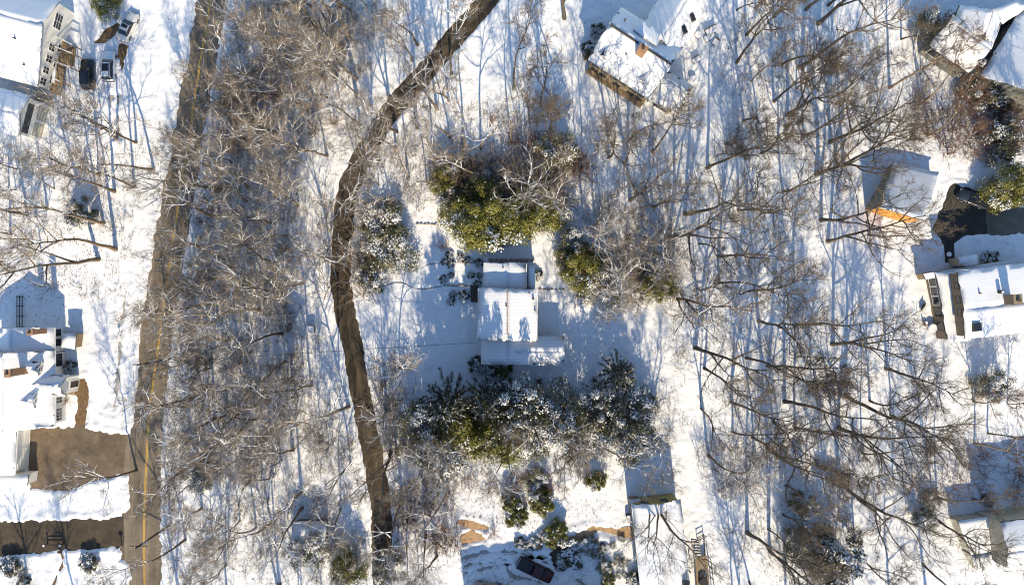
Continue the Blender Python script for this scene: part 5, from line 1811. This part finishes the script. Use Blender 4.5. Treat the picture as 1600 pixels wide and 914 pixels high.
# stair rail / bench by the lower driveway
t = thing_at('wooden_gate', 'low black gate with snowy posts at the edge of the lower driveway', 'gate', 87, 849)
for x_ in (-1.25, 1.25):
    b = MB(); b.box((x_, 0, .45), (.16, .16, .9)); po = b.build('post', M['wood_dark'], t)
    b = MB(); b.box((x_, 0, .96), (.26, .26, .12)); b.build('post_snow', M['snow'], po)
for z_ in (.35, .7):
    b = MB(); b.bar((-1.2, 0, z_), (1.2, 0, z_), .08, .1); b.build('rail', M['wood_dark'], t)
# trellis behind dormered house
t = thing_at('garden_trellis', 'long dark ladder-like trellis on the shaded snow behind the dormered house', 'trellis', 34, 488)
for x_ in (-.4, 0, .4):
    b = MB(); b.bar((x_, -2.3, .5), (x_, 2.6, .5), .1, .08); b.build('rail', M['wood_dark'], t)
for y_ in (-2.2, -.6, 1.0, 2.4):
    b = MB(); b.bar((-.45, y_, .58), (.45, y_, .58), .1, .06); b.build('rung', M['wood_dark'], t)
    b = MB()
    for x_ in (-.4, .4): b.box((x_, y_, .23), (.08, .08, .46))
    b.build('leg', M['wood_dark'], t)


def patio_table(px, py, r_, label, h=.74):
    t = thing_at('patio_table', label, 'table', px, py)
    b = MB(); b.cyl((0, 0), r_, r_, h - .05, h, 16); tp = b.build('table_top', M['wood_dark'], t)
    b = MB(); b.cyl((0, 0), r_ * .98, r_ * .8, h + .004, h + .17, 16); b.build('snow', M['snow'], tp)
    for a in range(4):
        b = MB(); x_, y_ = math.cos(a * 1.571 + .7) * r_ * .7, math.sin(a * 1.571 + .7) * r_ * .7
        b.box((x_, y_, (h - .05) / 2), (.07, .07, h - .052)); b.build('leg', M['wood_dark'], t)
    return t


def patio_seat(px, py, w, d, rz, label, h=.42, back=True, name='patio_chair', cat='chair'):
    t = thing_at(name, label, cat, px, py, rz)
    b = MB(); b.box((0, 0, h - .05), (w, d, .1)); st = b.build('seat', M['wood_dark'], t)
    b = MB(); b.box((0, 0, h + .075), (w * .92, d * .9, .14)); b.build('snow', M['snow'], st)
    if back:
        b = MB(); b.box((0, d / 2, h + .24), (w, .08, .5)); b.build('backrest', M['wood_dark'], t)
    for x_ in (-1, 1):
        for y_ in (-1, 1):
            b = MB(); b.box((x_ * (w / 2 - .06), y_ * (d / 2 - .06), (h - .1) / 2), (.07, .07, h - .102)); b.build('leg', M['wood_dark'], t)


patio_seat(1110, 50, 1.9, 1.0, .5, 'snow covered patio sofa beside the large white house', name='patio_sofa', cat='sofa')
patio_seat(1104, 62, 1.0, .9, .5, 'snow covered low table in front of the patio sofa', back=False, name='low_table', cat='table')
patio_seat(1117, 68, .95, .95, -.6, 'snow covered patio chair right of the low table by the large white house')
patio_table(1112, 80, .45, 'small round snow covered table below the patio sofa', .5)
patio_table(1089, 57, .55, 'round snow covered patio table next to the wing of the large white house')
patio_seat(1087, 95, 1.3, .8, .55, 'snow covered garden bench below the round patio table of the large white house', name='garden_bench', cat='bench')
patio_table(1081, 126, .6, 'round snow covered table at the lower corner of the large white house')
patio_table(1453, 512, .75, 'round snow covered garden table left of the brown house')
patio_seat(1444, 505, .6, .6, 2.0, 'snowy garden chair left of the round garden table by the brown house')
patio_seat(1441, 480, 1.1, .5, 1.0, 'tilted looking dark garden bench left of the brown house', name='garden_bench', cat='bench')
patio_table(1478, 398, .4, 'small round snow topped birdbath table in front of the brown house', .8)
patio_seat(1519, 780, .5, .5, .1, 'pale blue garden chair on the shaded snow at the lower right')
patio_table(1532, 766, .32, 'small round snow topped table right of the blue chair at the lower right', .5)
t = thing_at('utility_box', 'dark utility box with snow cap alone on the snow in the wooded strip', 'utility box', 487, 514)
b = MB(); b.box((0, 0, .5), (1.3, 1.1, 1.0)); bb = b.build('cabinet', M['leaf_dark'], t)
b = MB(); b.box((0, 0, 1.08), (1.25, 1.05, .15)); b.build('snow', M['snow'], bb)
t = thing_at('rain_barrel', 'snow topped barrel beside the left wall of the bottom house', 'barrel', 981, 805)
b = MB(); b.cyl((0, 0), .4, .36, 0, .9, 14); bb = b.build('drum', M['plastic_black'], t)
b = MB(); b.cyl((0, 0), .38, .3, .902, 1.05, 14); b.build('snow', M['snow'], bb)
t = thing_at('snow_shovel', 'red snow shovel lying beside the left wall of the bottom house', 'shovel', 993, 895, -.5)
b = MB(); b.bar((-.5, 0, .2), (.3, 0, .2), .05, .05); b.build('handle', M['trim'], t)
b = MB(); b.box((.55, 0, .2), (.5, .5, .06)); b.build('blade', M['red_plastic'], t)
t = thing_at('mail_box', 'mailbox on a post beside the road shoulder at the lower left', 'mailbox', 190, 851)
b = MB(); b.box((0, 0, .5), (.12, .12, 1.0)); b.build('post', M['wood'], t)
b = MB(); b.box((0, 0, 1.12), (.5, .24, .24)); b.build('box', M['plastic_black'], t)
t = thing_at('lawn_sign', 'small dark post sign on the snow between dormered house and road', 'sign', 188, 519)
b = MB(); b.box((0, 0, .4), (.06, .06, .8)); b.build('post', M['wood_dark'], t)
b = MB(); b.box((0, 0, .75), (.4, .05, .3)); b.build('panel', M['plastic_black'], t)
